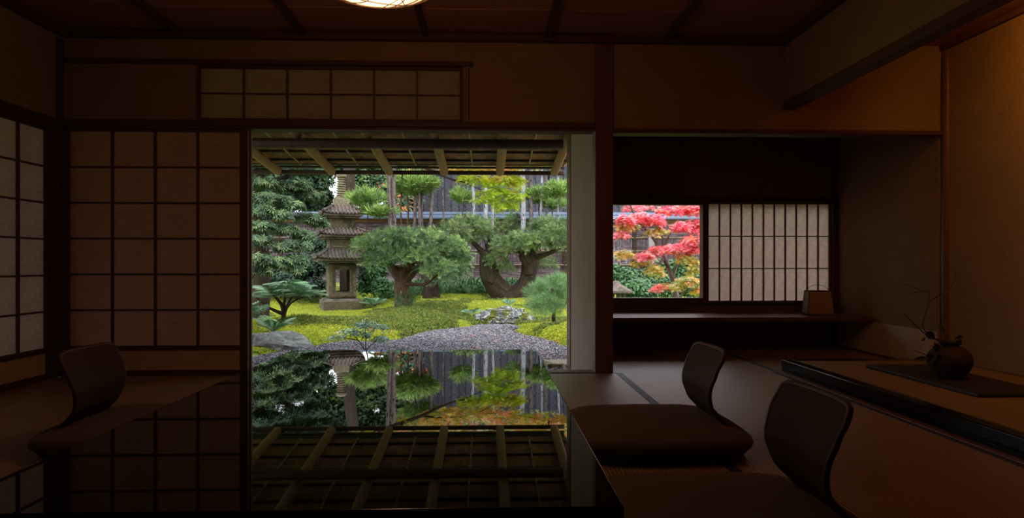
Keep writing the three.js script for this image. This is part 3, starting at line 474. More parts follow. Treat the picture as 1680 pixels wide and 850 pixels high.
{                                                            // pendant lamp whose underside shows at the top edge
  const A = 0.33, B = 0.15, t = thing('pendant_lamp', 'round glowing paper ceiling lamp wrapped in thin bamboo strands', 'lamp', [-0.455, 2.03, -2.8]);
  const g = new THREE.SphereGeometry(1, 48, 28); g.scale(A, B, A); { const p = g.attributes.position, u = new Float32Array(p.count * 2); for (let i = 0; i < p.count; i++) { u[2 * i] = p.getX(i); u[2 * i + 1] = p.getZ(i); } g.setAttribute('uv', new THREE.BufferAttribute(u, 2)); }
  part('lamp_shade', g, M.lampGlow, t);
  seed = 33; const list = [];
  for (let k = 0; k < 34; k++) {                             // great circles at random tilts, a loose bamboo weave
    const n = V(gauss(), rr(0.2, 1), gauss()).normalize(), a = V(0.3, 0.9, 0.2).cross(n).normalize(), b = n.clone().cross(a), off = rr(-0.75, 0.75), r = Math.sqrt(1 - off * off), pts = [];
    for (let q = 0; q <= 16; q++) { const w = (q / 16) * 2 * Math.PI, p = a.clone().multiplyScalar(Math.cos(w) * r).addScaledVector(b, Math.sin(w) * r).addScaledVector(n, off); pts.push([p.x * (A + 0.004), p.y * (B + 0.004), p.z * (A + 0.004)]); }
    list.push([pts, [0.0022, 0.0022]]);
  }
  stuff(part('bamboo_strands', limbs(list, 4, 2), M.twig, t));
  part('cord', limb([[0, B, 0], [0, 0.416, 0]], [0.003, 0.003], 6, 1), M.black, t);
  const l = new THREE.PointLight(col(1, 0.52, 0.25), 0.5); l.position.set(-0.455, 1.76, -2.8); l.shadow.radius = 5; l.castShadow = true; scene.add(l);
  const l2 = new THREE.PointLight(col(1, 0.5, 0.22), 0.22); l2.position.set(-0.455, 2.28, -2.8); l2.shadow.radius = 4; l2.castShadow = true; scene.add(l2);
}
{
  const t = thing('display_board', 'dark weathered wooden board lying on the raised alcove mat', 'board', [2.79, 0.0852, -4.03], 0.01);
  const g = new RoundedBoxGeometry(0.44, 0.021, 1.05, 3, 0.006), p = g.attributes.position; for (let i = 0; i < p.count; i++) p.setX(i, p.getX(i) + 0.01 * (fbm(p.getZ(i) * 6, 3, 5) - 0.5) * Math.sign(p.getX(i)));
  part('board_slab', boxUV(g, 2), M.driftwood, t, [0, 0.0107, 0]);
}
{
  const t = thing('flower_vase', 'round dark clay vase with a short neck on the display board', 'vase', [2.765, 0.1068, -4.0]);
  const prof = [[0.001, 0], [0.055, 0], [0.07, 0.006], [0.098, 0.04], [0.118, 0.085], [0.12, 0.115], [0.108, 0.15], [0.08, 0.178], [0.055, 0.19], [0.049, 0.198], [0.052, 0.208], [0.06, 0.214], [0.056, 0.216], [0.046, 0.204], [0.044, 0.19], [0.09, 0.14], [0.1, 0.08], [0.05, 0.012], [0.001, 0.01]].map(([x, y]) => new THREE.Vector2(x, y));
  const g = new THREE.LatheGeometry(new THREE.SplineCurve(prof).getPoints(70), 40), p = g.attributes.position; for (let i = 0; i < p.count; i++) { const k = 1 + 0.03 * (noise3(p.getX(i) * 14, p.getY(i) * 14, p.getZ(i) * 14, 4) - 0.5); p.setX(i, p.getX(i) * k); p.setZ(i, p.getZ(i) * k); }
  g.computeVertexNormals(); part('vase_body', g, M.clay, t);
  const sc = 0.00366, at = (u, v, dz = 0) => [2.765 + (u - 1554) * sc * 1.0, 0.79 + (433 - v) * sc, -4.0 + dz];           // metres on the vase's own plane
  const s1 = thing('flowering_branch', 'leafy dark branch with one pale bud leaning out of the vase', 'branch'), s2 = thing('bare_branch', 'thin bare forked twig rising from the vase before the wall post', 'branch');
  s2.userData.group = s1.userData.group = 'branches arranged in the clay vase';
  part('main_twig', limb([at(1553, 585, 0), at(1545, 560, 0.01), at(1510, 553, 0.06), at(1495, 545, 0.1), at(1470, 526, 0.13), at(1452, 511, 0.15)], [0.0045, 0.004, 0.0035, 0.003, 0.0016], 6, 4, 0.2), M.twig, s1);
  part('twig', limb([at(1540, 565, 0.02), at(1520, 577, 0.07), at(1500, 582, 0.1), at(1490, 576, 0.12), at(1467, 569, 0.14)], [0.003, 0.0025, 0.0014], 6, 4, 0.2), M.twig, s1);
  part('twig', limb([at(1552, 578, 0.0), at(1556, 556, -0.02), at(1546, 538, -0.03)], [0.003, 0.0015], 6, 4, 0.2), M.twig, s1); part('twig', limb([at(1553, 580, 0.0), at(1562, 562, 0.03), at(1566, 551, 0.05)], [0.003, 0.0015], 6, 4, 0.2), M.twig, s1);
  const leaf = (u, v, dz, du, dv, L, W) => { const b = new Leaves(), D = V(du, -dv, rr(-0.3, 0.3)).normalize(), S = V(-D.y, D.x, 0.25).normalize(), n = 8; const N = D.clone().cross(S).normalize(); const at2 = (t, w) => V(...at(u, v, dz)).addScaledVector(D, L * t).addScaledVector(S, w * W * Math.pow(Math.sin(Math.PI * Math.pow(t, 0.8)), 0.85) * 0.5).addScaledVector(N, Math.abs(w) * W * 0.14 - 0.02 * t * t);
    for (let k = 0; k < n; k++) for (const s of [-1, 1]) { const a = at2(k / n, 0), c = at2((k + 1) / n, 0), d = at2(k / n, s), e = at2((k + 1) / n, s); b.tri(a, c, e); b.tri(a, e, d); } part('leaf', mergeVertices(b.get()), M.darkLeaf, s1); };
  for (const q of [[1496, 541, 0.1, 1, 0.7, 0.085, 0.045], [1517, 560, 0.06, 0.5, 1, 0.07, 0.036], [1516, 586, 0.08, 0, 1, 0.055, 0.034], [1518, 581, 0.07, 1, 0.5, 0.06, 0.032], [1497, 583, 0.1, -1, 0.15, 0.075, 0.03], [1494, 577, 0.12, 1, 0.5, 0.06, 0.026], [1502, 583, 0.1, 0.3, 1, 0.035, 0.02], [1488, 555, 0.1, 1, -0.3, 0.04, 0.018], [1549, 545, -0.02, -0.4, -1, 0.05, 0.026], [1560, 556, 0.03, 0.8, 0.9, 0.045, 0.03], [1566, 551, 0.05, -1, 0.3, 0.05, 0.028], [1556, 563, 0.04, 1, 0.2, 0.04, 0.024]]) leaf(...q);
  const b = new THREE.SphereGeometry(0.011, 14, 10); b.scale(1.5, 1, 1); part('flower_bud', b, M.bud, s1, at(1510, 563, 0.075)); part('twig', limb([at(1522, 557, 0.05), at(1512, 562, 0.075)], [0.002, 0.0018], 5, 2), M.twig, s1);
  part('main_twig', limb([at(1551, 585, -0.01), at(1535, 562, 0.02), at(1506, 538, 0.02), at(1516, 508, 0), at(1523, 497, -0.02), at(1545, 485, -0.05), at(1566, 474, -0.08), at(1585, 460, -0.11), at(1589, 448, -0.13), at(1586, 441, -0.14)], [0.004, 0.0035, 0.003, 0.0028, 0.0025, 0.002, 0.0016, 0.001], 6, 4, 0.25), M.twig, s2);
  for (const l of [[[1522, 497, -0.02], [1521, 480, 0]], [[1521, 484, 0], [1509, 478, 0.04], [1488, 478, 0.08], [1458, 482, 0.12]], [[1512, 479, 0.03], [1490, 472, 0.03], [1466, 465, 0.05]], [[1566, 474, -0.08], [1570, 462, -0.09], [1567, 453, -0.1]]]) part('twig', limb(l.map((q) => at(...q)), [0.0018, 0.0009], 5, 4, 0.2), M.twig, s2);
}

// ================================================================ THE GARDEN
const POLY = [[-8, -4.9], [-8, -6.9], [-3.6, -7.0], [-2.75, -7.25], [-2.45, -8.2], [-2.22, -8.5], [-2.1, -8.95], [-1.92, -9.3], [-1.41, -9.1], [-1.14, -9.67], [-0.89, -10.63], [-0.3, -11.33], [-0.12, -11.75], [0.38, -11.75], [0.5, -11.3], [0.34, -10.7], [0.46, -10.12], [0.67, -9.66], [0.85, -9.18], [0.87, -8.73], [1.02, -8.5], [2, -8.2], [4, -8.3], [8, -8], [8, -4.9]];
function sd(x, z) {                                          // distance outside the gravel, negative inside
  let d = 1e9, inside = false;
  for (let i = 0, j = POLY.length - 1; i < POLY.length; j = i++) {
    const [ax, az] = POLY[j], [bx, bz] = POLY[i], t = clamp(((x - ax) * (bx - ax) + (z - az) * (bz - az)) / ((bx - ax) ** 2 + (bz - az) ** 2));
    d = Math.min(d, Math.hypot(x - ax - t * (bx - ax), z - az - t * (bz - az)));
    if (az > z !== bz > z && x < ((bx - ax) * (z - az)) / (bz - az) + ax) inside = !inside;
  }
  return inside ? -d : d;
}
const bumpAt = (x, z, cx, cz, rx, rz, h) => h * Math.exp(-(((x - cx) / rx) ** 2) - ((z - cz) / rz) ** 2);
function mossY(x, z) {
  const D = -z, right = smooth(-3.0, -1.2, x);
  return -0.225 + 0.235 * smooth(11.5, 15.8, D) * right + 0.1 * smooth(15, 17, D) * (1 - right) + 0.3 * smooth(15.8, 18.2, D) + bumpAt(x, z, -3.0, -10.6, 1.0, 1.0, 0.2) + bumpAt(x, z, -1.35, -12.2, 1.0, 1.25, 0.17) + bumpAt(x, z, 1.35, -9.9, 0.75, 0.8, 0.15) + bumpAt(x, z, 0.5, -13.7, 1.4, 0.7, 0.06)
    + 0.05 * (fbm(x * 1.3, z * 1.3, 5, 3) - 0.5);
}
function groundY(x, z) { const s = sd(x, z); return s < -0.12 ? -0.34 : lerp(-0.34, mossY(x, z) + 0.018 * (fbm(x * 9, z * 9, 8, 3) - 0.5), smooth(-0.1, 0.24, s)); }
{
  const xs = [], zs = []; for (let x = -40; x < -8; x += 2) xs.push(x); for (let x = -8; x < 8; x += 0.09) xs.push(x); for (let x = 8; x <= 40; x += 2) xs.push(x);
  for (let z = 6; z > -5; z -= 1) zs.push(z); for (let z = -5; z > -19; z -= 0.09) zs.push(z); for (let z = -19; z >= -70; z -= 2.5) zs.push(z);
  const P = [], U = [], I = [], w = xs.length;
  for (const z of zs) for (const x of xs) { const y = z > -5 ? -0.34 : groundY(x, z); P.push(x, y, z); U.push(x, z); }
  for (let j = 0; j < zs.length - 1; j++) for (let i = 0; i < w - 1; i++) { const a = j * w + i; I.push(a, a + 1, a + w, a + 1, a + w + 1, a + w); }
  const g = new THREE.BufferGeometry(); g.setAttribute('position', new THREE.Float32BufferAttribute(P, 3)); g.setAttribute('uv', new THREE.Float32BufferAttribute(U, 2)); g.setIndex(I); g.computeVertexNormals();
  const s = struct('ground'); part('mossy_ground', g, M.moss, s);
  const gr = new THREE.PlaneGeometry(16, 8, 2, 2); gr.rotateX(-Math.PI / 2); { const p = gr.attributes.position, u = gr.attributes.uv; for (let i = 0; i < p.count; i++) u.setXY(i, p.getX(i), p.getZ(i)); }
  part('gravel_bed', gr, M.gravel, s, [0, -0.262, -8.95]);
  // moss fronds
  seed = 41; const spots = [[], [], []];
  for (let k = 0; k < 110000; k++) {
    const D = 8 + 9 * rnd(), x = lerp(-0.36 * D, 0.13 * D, rnd()) , z = -D, d = sd(x, z); if (d < 0.06) continue;
    const a = fbm(x * 1.1 + 3, z * 1.1, 91, 3), mound = bumpAt(x, z, -1.25, -12.0, 1.25, 1.5, 1) + 0.35 * bumpAt(x, z, 1.3, -9.8, 1.1, 1, 1), kind = a + mound * 0.42 > 0.62 ? 1 : rnd() < 0.06 && a > 0.5 ? 2 : 0;
    spots[kind].push({ p: V(x, groundY(x, z) - 0.006, z), dir: V(rr(-0.5, 0.5), 1, rr(-0.5, 0.5)).normalize(), s: kind === 1 ? rr(0.032, 0.062) * (0.5 + fbm(x * 7, z * 7, 44, 2)) : rr(0.02, 0.045) });
  }
  scatter('pale_moss', GEO.tuft, LM.moss, s, spots[0], [[0.44, 0.5, 0.025], [0.34, 0.44, 0.025], [0.52, 0.52, 0.03]]);
  scatter('tall_moss', GEO.tuft, LM.moss, s, spots[1], [[0.2, 0.28, 0.02], [0.1, 0.15, 0.015], [0.3, 0.34, 0.03], [0.06, 0.09, 0.012], [0.24, 0.3, 0.02]]);
  scatter('brown_moss', GEO.tuft, LM.moss, s, spots[2], [[0.25, 0.12, 0.04], [0.2, 0.09, 0.04]]);
  // loose gravel
  const peb = new THREE.IcosahedronGeometry(1, 0); peb.scale(1, 0.6, 0.8); const list = []; seed = 42;
  for (let k = 0; k < 60000 && list.length < 36000; k++) { const D = 5.3 + 6.6 * Math.pow(rnd(), 0.8), x = lerp(-0.36 * D, 0.26 * D, rnd()), z = -D; if (sd(x, z) > 0.03) continue; list.push({ p: V(x, -0.262 + rr(0.0, 0.014), z), dir: V(rr(-0.6, 0.6), 1, rr(-0.6, 0.6)).normalize(), s: rr(0.009, 0.019) }); }
  const pebbles = scatter('gravel', peb, M.pebble, scene, list, [[0.1, 0.1, 0.13], [0.18, 0.175, 0.21], [0.065, 0.065, 0.09], [0.3, 0.28, 0.3], [0.13, 0.11, 0.115]]);
  pebbles.userData = { kind: 'stuff', label: 'grey and purple garden gravel between the moss banks', category: 'gravel' };
  const fl = [], L = new Leaves(); for (let k = 0; k < 5; k++) { const a = (k / 5) * 6.283, b = a + 0.5, c = a - 0.5; L.tri(V(0, 0, 0), V(Math.cos(c) * 0.5, 0.06, Math.sin(c) * 0.5), V(Math.cos(a), 0.02, Math.sin(a))); L.tri(V(0, 0, 0), V(Math.cos(a), 0.02, Math.sin(a)), V(Math.cos(b) * 0.5, 0.06, Math.sin(b) * 0.5)); }
  seed = 43; for (let k = 0; k < 90; k++) { const D = 7 + 6 * rnd(), x = lerp(-0.26 * D, 0.12 * D, rnd()), z = -D; fl.push({ p: V(x, (sd(x, z) < 0 ? -0.242 : groundY(x, z) + 0.03), z), dir: V(rr(-0.3, 0.3), 1, rr(-0.3, 0.3)).normalize(), s: rr(0.016, 0.028) }); }
  const f = scatter('fallen_leaves', L.get(), M.fallen, scene, fl, [[0.42, 0.05, 0.05], [0.5, 0.12, 0.08], [0.35, 0.1, 0.07]]);
  f.userData = { kind: 'stuff', label: 'small red fallen maple leaves scattered on gravel and moss', category: 'leaves' };
}
// ---- rocks and slab
function rockGeo(rx, ry, rz, s, rough, ridge, planes = [], dent) { // lumpy ellipsoid cut by flat faces [nx, ny, nz, distance]
  const g = mergeVertices(new THREE.IcosahedronGeometry(1, 16).deleteAttribute('uv').deleteAttribute('normal')), p = g.attributes.position;
  for (let i = 0; i < p.count; i++) {
    const v = V().fromBufferAttribute(p, i); let r = 1 + rough * (noise3(v.x * 1.6 + s, v.y * 1.6, v.z * 1.6, s) - 0.5) * 2;
    for (const [a, b, c, d] of planes) { const q = v.x * a + v.y * b + v.z * c; if (q > 0.05) r = Math.min(r, (d / q) * 1.0 + Math.max(0, r - d / q) * 0.12); }
    if (dent) { const q = Math.acos(clamp(v.x * dent[0] + v.y * dent[1] + v.z * dent[2], -1, 1)); r -= dent[3] * smooth(dent[4] * 1.15, dent[4] * 0.85, q + 0.12 * (noise3(v.x * 4, v.y * 4, v.z * 4, 2) - 0.5)); }
    r += ridge * (Math.abs(noise3(v.x * 5, v.y * 7 + s, v.z * 5, s + 2) - 0.5) * 2 - 0.2) + ridge * 0.5 * (noise3(v.x * 14, v.y * 14, v.z * 14, s) - 0.5);
    p.setXYZ(i, v.x * rx * r, v.y * ry * r * (v.y < 0 ? 0.5 : 1), v.z * rz * r);
  }
  return boxUV(toCreasedNormals(g, 0.6));
}
{
  let t = thing('garden_rock', 'large smooth grey rock on the gravel edge beside the left shoji', 'rock', [-2.68, -0.29, -8.55], 0.25); part('rock_body', rockGeo(0.52, 0.3, 0.42, 3, 0.16, 0.05, [[0.35, 0.85, 0.4, 0.62], [-0.75, 0.3, 0.6, 0.66], [0.25, 0.2, 0.95, 0.75], [-0.2, 0.95, -0.2, 0.75]], [-0.42, 0.02, 0.907, 0.42, 0.36]), M.rock, t);
  t = thing('garden_rock', 'small dark rock leaning against the large grey rock', 'rock', [-3.42, -0.3, -8.2], 0.4); part('rock_body', rockGeo(0.27, 0.24, 0.24, 9, 0.2, 0.08, [[0.5, 0.7, 0.5, 0.65], [-0.5, 0.75, 0.4, 0.6]]), M.rock, t);
  t = thing('garden_rock', 'low rugged rock with white lichen at the end of the gravel path', 'rock', [0.26, -0.25, -12.05], -0.1); part('rock_body', rockGeo(0.53, 0.27, 0.28, 21, 0.3, 0.3), M.rockLichen, t);
  t = thing('stepping_slab', 'pale flat stone slab set in gravel by the right corner post', 'slab', [0.93, -0.25, -7.0], 0.06); const g = new RoundedBoxGeometry(0.7, 0.08, 0.32, 3, 0.02); part('slab_body', boxUV(g), M.slab, t);
}
// ---- stone pagoda lantern
{
  const t = thing('stone_pagoda', 'tall three-tiered stone pagoda lantern with a ringed spire', 'pagoda', [-3.266, -0.25, -15.3], 0.34), Y = (v) => v + 0.25, n = 8;
  const slabG = boxUV(new RoundedBoxGeometry(0.86, 0.24, 0.86, 3, 0.02)); part('base_slab', slabG, M.stone, t, [0, 0.115, 0]);
  const topG = new THREE.CylinderGeometry(0.5, 0.6, 0.05, 4, 1); topG.rotateY(Math.PI / 4); part('base_slab', boxUV(topG.toNonIndexed()), M.stoneRoof, t, [0, 0.255, 0]);
  const ev = new Evaluator(); ev.attributes = ['position', 'normal'];
  let b = new Brush(new RoundedBoxGeometry(0.6, 0.78, 0.6, 4, 0.06)); const cut = (w, h, d, x, y, z) => { const c = new Brush(new THREE.BoxGeometry(w, h, d)); c.position.set(x, y, z); c.updateMatrixWorld(); b = ev.evaluate(b, c, SUBTRACTION); b.updateMatrixWorld(); };
  b.updateMatrixWorld(); cut(0.5, 0.62, 0.46, 0, 0, 0); cut(0.43, 0.6, 0.05, 0, 0.0, 0.3); cut(0.43, 0.6, 0.05, 0, 0.0, -0.3); cut(0.35, 0.52, 1, 0, 0, 0);
  part('fire_box', boxUV(b.geometry.index ? b.geometry.toNonIndexed() : b.geometry), M.stone, t, [0, Y(0.028) + 0.39, 0]);
  for (const z of [0.262, -0.262]) for (const [x, y, w, h] of [[-0.162, 0, 0.028, 0.52], [0.162, 0, 0.028, 0.52], [0, 0.248, 0.3, 0.026], [0, -0.248, 0.3, 0.026]]) { part('window_bar', boxGeo(w, h, 0.03, 0.004), M.stone, t, [x, Y(0.028) + 0.39 + y, z]); }
  function roof(name, w, wt, y0, y1, mat) {                  // curved hip roof with ribs of round tiles
    const list = [], N = 6, K = 12, P = [], I = [], hw = w / 2, ht = wt / 2, prof = (q) => ({ r: lerp(hw, ht, q), y: lerp(y0, y1, Math.pow(q, 1.25)) });
    for (let s = 0; s < 4; s++) for (let i = 0; i <= N; i++) for (let j = 0; j <= K; j++) { const { r, y } = prof(i / N), u = (j / K) * 2 - 1, c = Math.cos((s * Math.PI) / 2), sn = Math.sin((s * Math.PI) / 2), lift = 0.05 * Math.pow(Math.abs(u), 4) * (1 - i / N); P.push(u * r * c + r * sn, y + lift, -u * r * sn + r * c); }
    for (let s = 0; s < 4; s++) for (let i = 0; i < N; i++) for (let j = 0; j < K; j++) { const a = s * (N + 1) * (K + 1) + i * (K + 1) + j; I.push(a, a + 1, a + K + 2, a, a + K + 2, a + K + 1); }
    const g = new THREE.BufferGeometry(); g.setAttribute('position', new THREE.Float32BufferAttribute(P, 3)); g.setIndex(I); g.computeVertexNormals(); list.push(g.toNonIndexed());
    const rib = Math.round(w / 0.078);
    for (let s = 0; s < 4; s++) for (let k = 0; k < rib; k++) {
      const u = ((k + 0.5) / rib) * 2 - 1, stop = 1 - Math.max(0, (Math.abs(u) * hw - ht) / (hw - ht)), pts = [];
      for (let i = 0; i <= 4; i++) { const q = (i / 4) * stop, { r, y } = prof(q), lift = 0.05 * Math.pow(Math.abs((u * hw) / r), 4) * (1 - q); pts.push([u * hw, y + lift + 0.008, r + (i ? 0 : 0.015)]); }
      const l = limb(pts, [0.026, 0.024], 7, 1); l.rotateY((s * Math.PI) / 2); l.deleteAttribute('uv'); list.push(l.toNonIndexed());
    }
    for (let s = 0; s < 4; s++) { const pts = []; for (let i = 0; i <= 4; i++) { const { r, y } = prof(i / 4); pts.push([r, y + 0.02 + 0.05 * (1 - i / 4), r]); } const l = limb(pts, [0.034, 0.03], 7, 1); l.rotateY((s * Math.PI) / 2); l.deleteAttribute('uv'); list.push(l.toNonIndexed()); }
    const u = new THREE.BoxGeometry(w - 0.05, 0.05, w - 0.05); u.translate(0, y0 - 0.018, 0); u.deleteAttribute('uv'); list.push(u.toNonIndexed());
    const u2 = new THREE.BoxGeometry(w * 0.8, 0.06, w * 0.8); u2.translate(0, y0 - 0.06, 0); u2.deleteAttribute('uv'); list.push(u2.toNonIndexed());
    return part(name, boxUV(mergeGeometries(list)), mat, t);
  }
  roof('tiled_roof', 1.14, 0.62, Y(0.9), Y(1.1), M.stoneRoof).userData.label = 'lowest grey tiled stone roof';
  part('tower_body', boxUV(new RoundedBoxGeometry(0.57, 0.3, 0.57, 2, 0.02)), M.stone, t, [0, Y(1.23), 0]);
  const r2 = roof('tiled_roof', 1.02, 0.6, Y(1.42), Y(1.56), M.stonePurple); seed = 44;
  const ms = []; for (let k = 0; k < 900; k++) { const x = rr(-0.42, 0.42), z = rr(-0.42, 0.42), m = Math.max(Math.abs(x), Math.abs(z)); if (fbm(x * 4 + 9, z * 4, 6, 2) < 0.45) continue; ms.push({ p: V(x, Y(1.57) - Math.max(0, m - 0.3) * 0.65, z), dir: V(rr(-0.4, 0.4), 1, rr(-0.4, 0.4)).normalize(), s: rr(0.03, 0.05) }); }
  scatter('roof_moss', GEO.tuft, LM.moss, r2, ms, [[0.3, 0.34, 0.03], [0.22, 0.28, 0.03]]);
  part('tower_body', boxUV(new RoundedBoxGeometry(0.5, 0.3, 0.5, 2, 0.02)), M.stone, t, [0, Y(1.7), 0]);
  roof('tiled_roof', 0.88, 0.4, Y(1.88), Y(2.06), M.stonePurple).userData.label = 'top tiled stone roof with purple lichen';
  for (const y of [1.3, 1.17]) for (const q of [0, 1, 2, 3]) { const g = new THREE.BoxGeometry(0.44, 0.025, 0.02); g.translate(0, 0, 0.29); g.rotateY((q * Math.PI) / 2); part('carved_band', boxUV(g), M.stoneLight, t, [0, Y(y), 0]); }
  part('spire_base', boxUV(new RoundedBoxGeometry(0.33, 0.2, 0.33, 2, 0.03)), M.stoneLight, t, [0, Y(2.15), 0]);
  const sp = [[0.001, 2.24], [0.14, 2.24], [0.15, 2.27]]; for (let k = 0; k < 8; k++) { const y = 2.29 + k * 0.052, r = 0.112 - k * 0.003; sp.push([r - 0.03, y], [r, y + 0.008], [r + 0.004, y + 0.02], [r, y + 0.033], [r - 0.03, y + 0.042]); } sp.push([0.085, 2.7], [0.115, 2.72], [0.12, 2.76], [0.1, 2.79], [0.04, 2.81], [0.001, 2.815]);
  const lg = toCreasedNormals(new THREE.LatheGeometry(sp.map(([x, y]) => new THREE.Vector2(x, Y(y))), 24), 0.6); { const p = lg.attributes.position, u = lg.attributes.uv; for (let i = 0; i < p.count; i++) u.setXY(i, Math.atan2(p.getZ(i), p.getX(i)) * 0.11, p.getY(i)); }
  part('ringed_spire', lg, M.stoneLight, t);
}
{                                                            // the low lantern seen through the alcove window
  const t = thing('stone_lantern', 'low stone lantern with a wide mossy cap outside the alcove window', 'lantern', [2.06, -0.24, -11], 0.3);
  const cap = new THREE.LatheGeometry([[0.001, 0.76], [0.05, 0.75], [0.09, 0.7], [0.16, 0.66], [0.26, 0.6], [0.29, 0.57], [0.27, 0.55], [0.1, 0.57], [0.001, 0.57]].map(([x, y]) => new THREE.Vector2(x, y)), 6); part('cap', boxUV(cap.toNonIndexed()), M.stonePurple, t);
  for (const [x, z] of [[-1, -1], [1, -1], [1, 1], [-1, 1]]) box('pillar', M.stone, t, x * 0.1 - 0.025, x * 0.1 + 0.025, 0.33, 0.57, z * 0.1 - 0.025, z * 0.1 + 0.025, 0.008);
  box('platform', M.stone, t, -0.2, 0.2, 0.25, 0.33, -0.2, 0.2, 0.015); box('stem', M.stone, t, -0.11, 0.11, 0, 0.25, -0.11, 0.11, 0.02);
}
// ---- fence along the back
{
  const t = thing('brushwood_fence', 'long brushwood fence with bamboo rails and a narrow blue-grey metal roof', 'fence', [0, 0, -18]);
  const x0 = -11, x1 = 9.5, step = 1.86; seed = 45;
  for (let x = x0, k = 0; x < x1; x += step, k++) {
    const p = box('brushwood_panel', M.brush, t, x + 0.05, Math.min(x1, x + step) - 0.05, 0.4, 1.9, -0.04, 0.0, 0.004, 1), L = [], w = step - 0.1;
    for (let q = 0; q < 46; q++) { const px = rr(-w / 2, w / 2), y = rr(-0.7, 0.1), h = rr(0.3, 0.7); L.push([[[px, y, 0.022], [px + rr(-0.02, 0.02), Math.min(0.74, y + h), 0.024]], [rr(0.006, 0.012), 0.006]]); }
    stuff(part('twigs', limbs(L, 5, 1), k % 2 ? M.barkPale : M.brush, p));
    box('fence_post', M.barkDark, t, x - 0.05, x + 0.05, 0.2, 1.94, -0.06, 0.05, 0.006);
    for (const y of [0.76, 1.13, 1.48]) part('bamboo_rail', limb([[x + 0.02, y, 0.035], [x + step / 2, y + 0.006, 0.037], [x + step - 0.02, y, 0.035]], [0.022, 0.022], 8, 3), M.rail, t);
    box('foot_board', M.fencePost, t, x + 0.05, x + step - 0.05, 0.3, 0.42, -0.05, 0.02, 0.004);
    box('top_beam', M.fenceBeam, t, x, x + step, 1.88, 1.965, -0.06, 0.06, 0.004);
    box('metal_coping', M.coping, t, x, x + step, 1.975, 2.045, -0.25, 0.25, 0.012); box('coping_joint', M.copingDark, t, x, x + step, 1.955, 1.977, -0.23, 0.255, 0.002);
    box('metal_coping', M.coping, t, x, x + step, 2.065, 2.14, -0.17, 0.17, 0.012); box('coping_joint', M.copingDark, t, x, x + step, 2.043, 2.067, -0.16, 0.175, 0.002);
  }
  const p = thing('wooden_post', 'square weathered grey post standing before the fence outside the alcove window', 'post', [4.25, 0.1, -17.7]); box('post_body', M.fencePost, p, -0.075, 0.075, 0, 1.6, -0.075, 0.075, 0.012);
}
{                                                            // dark boarded building behind the fence
  const t = thing('boarded_building', 'dark charred-board building standing behind the garden fence', 'building', [0, 0, -22]);
  for (let k = 0, x = -2.3; x < 11; x += 0.225, k++) box('wall_board', M.darkBoards[(k * 7) % 3], t, x + 0.004, x + 0.222, 0, 6.4, -0.03 + (k % 2) * 0.012, 0.02 + (k % 2) * 0.012, 0.003, 1);
  box('wall_body', M.darkBoards[0], t, -2.25, 11, 0, 6.4, -4, -0.03, 0.01); box('roof', M.roofTop, t, -2.9, 11.6, 6.4, 6.6, -4.5, 0.9, 0.02); box('corner_board', M.barkDark, t, -2.36, -2.24, 0, 6.4, -0.05, 0.06, 0.005);
}
// ---- plants: pads of foliage as [x, y, z, rx, ry, rz, tufts]
const T1 = [[-2.13, 1.12, -13.00, 0.36, 0.14, 0.35, 150], [-2.36, 1.13, -12.80, 0.14, 0.08, 0.14, 40], [-1.89, 1.24, -13.20, 0.47, 0.19, 0.38, 230], [-1.66, 1.30, -12.80, 0.25, 0.10, 0.20, 90], [-1.25, 1.24, -13.30, 0.40, 0.18, 0.32, 190], [-0.78, 1.12, -13.20, 0.33, 0.16, 0.26, 160], [-0.58, 0.88, -13.20, 0.20, 0.14, 0.16, 80], [-1.27, 0.96, -12.90, 0.41, 0.15, 0.33, 190], [-1.72, 0.94, -12.80, 0.34, 0.14, 0.27, 140], [-2.07, 0.88, -12.90, 0.30, 0.12, 0.24, 110], [-0.92, 0.69, -12.80, 0.39, 0.10, 0.31, 140], [-0.65, 0.63, -13.00, 0.23, 0.09, 0.19, 70], [-1.48, 1.13, -13.80, 0.74, 0.20, 0.59, 240], [-1.54, 0.09, -13.00, 0.15, 0.06, 0.12, 28]];
const T2 = [[-1.52, 1.35, -15.40, 0.55, 0.19, 0.44, 150], [-0.84, 1.38, -15.40, 0.41, 0.19, 0.33, 120], [-1.03, 0.42, -15.30, 0.30, 0.11, 0.24, 60]];
const FORKPADS = [[-0.82, 1.51, -15.20, 0.35, 0.19, 0.28, 170], [-0.49, 1.68, -15.40, 0.41, 0.19, 0.33, 190], [-0.15, 1.50, -15.50, 0.36, 0.22, 0.29, 170], [-0.68, 1.36, -15.20, 0.36, 0.10, 0.28, 90], [-0.01, 1.65, -15.80, 0.28, 0.20, 0.23, 110], [0.39, 1.17, -15.20, 0.33, 0.16, 0.26, 150], [0.73, 1.27, -15.20, 0.41, 0.18, 0.33, 190], [1.14, 1.28, -15.20, 0.41, 0.18, 0.33, 190], [1.50, 1.44, -15.10, 0.35, 0.19, 0.28, 170], [1.67, 1.23, -15.00, 0.19, 0.13, 0.15, 70], [0.62, 1.66, -15.90, 0.26, 0.28, 0.20, 150], [1.37, 1.66, -15.50, 0.36, 0.17, 0.29, 130], [0.19, 0.90, -15.30, 0.22, 0.14, 0.17, 70], [0.40, 0.69, -15.30, 0.19, 0.08, 0.15, 40], [1.29, 0.80, -16.20, 0.32, 0.14, 0.25, 80], [0.97, 1.46, -15.70, 0.36, 0.20, 0.29, 120], [1.77, 1.63, -15.30, 0.16, 0.16, 0.13, 60]];
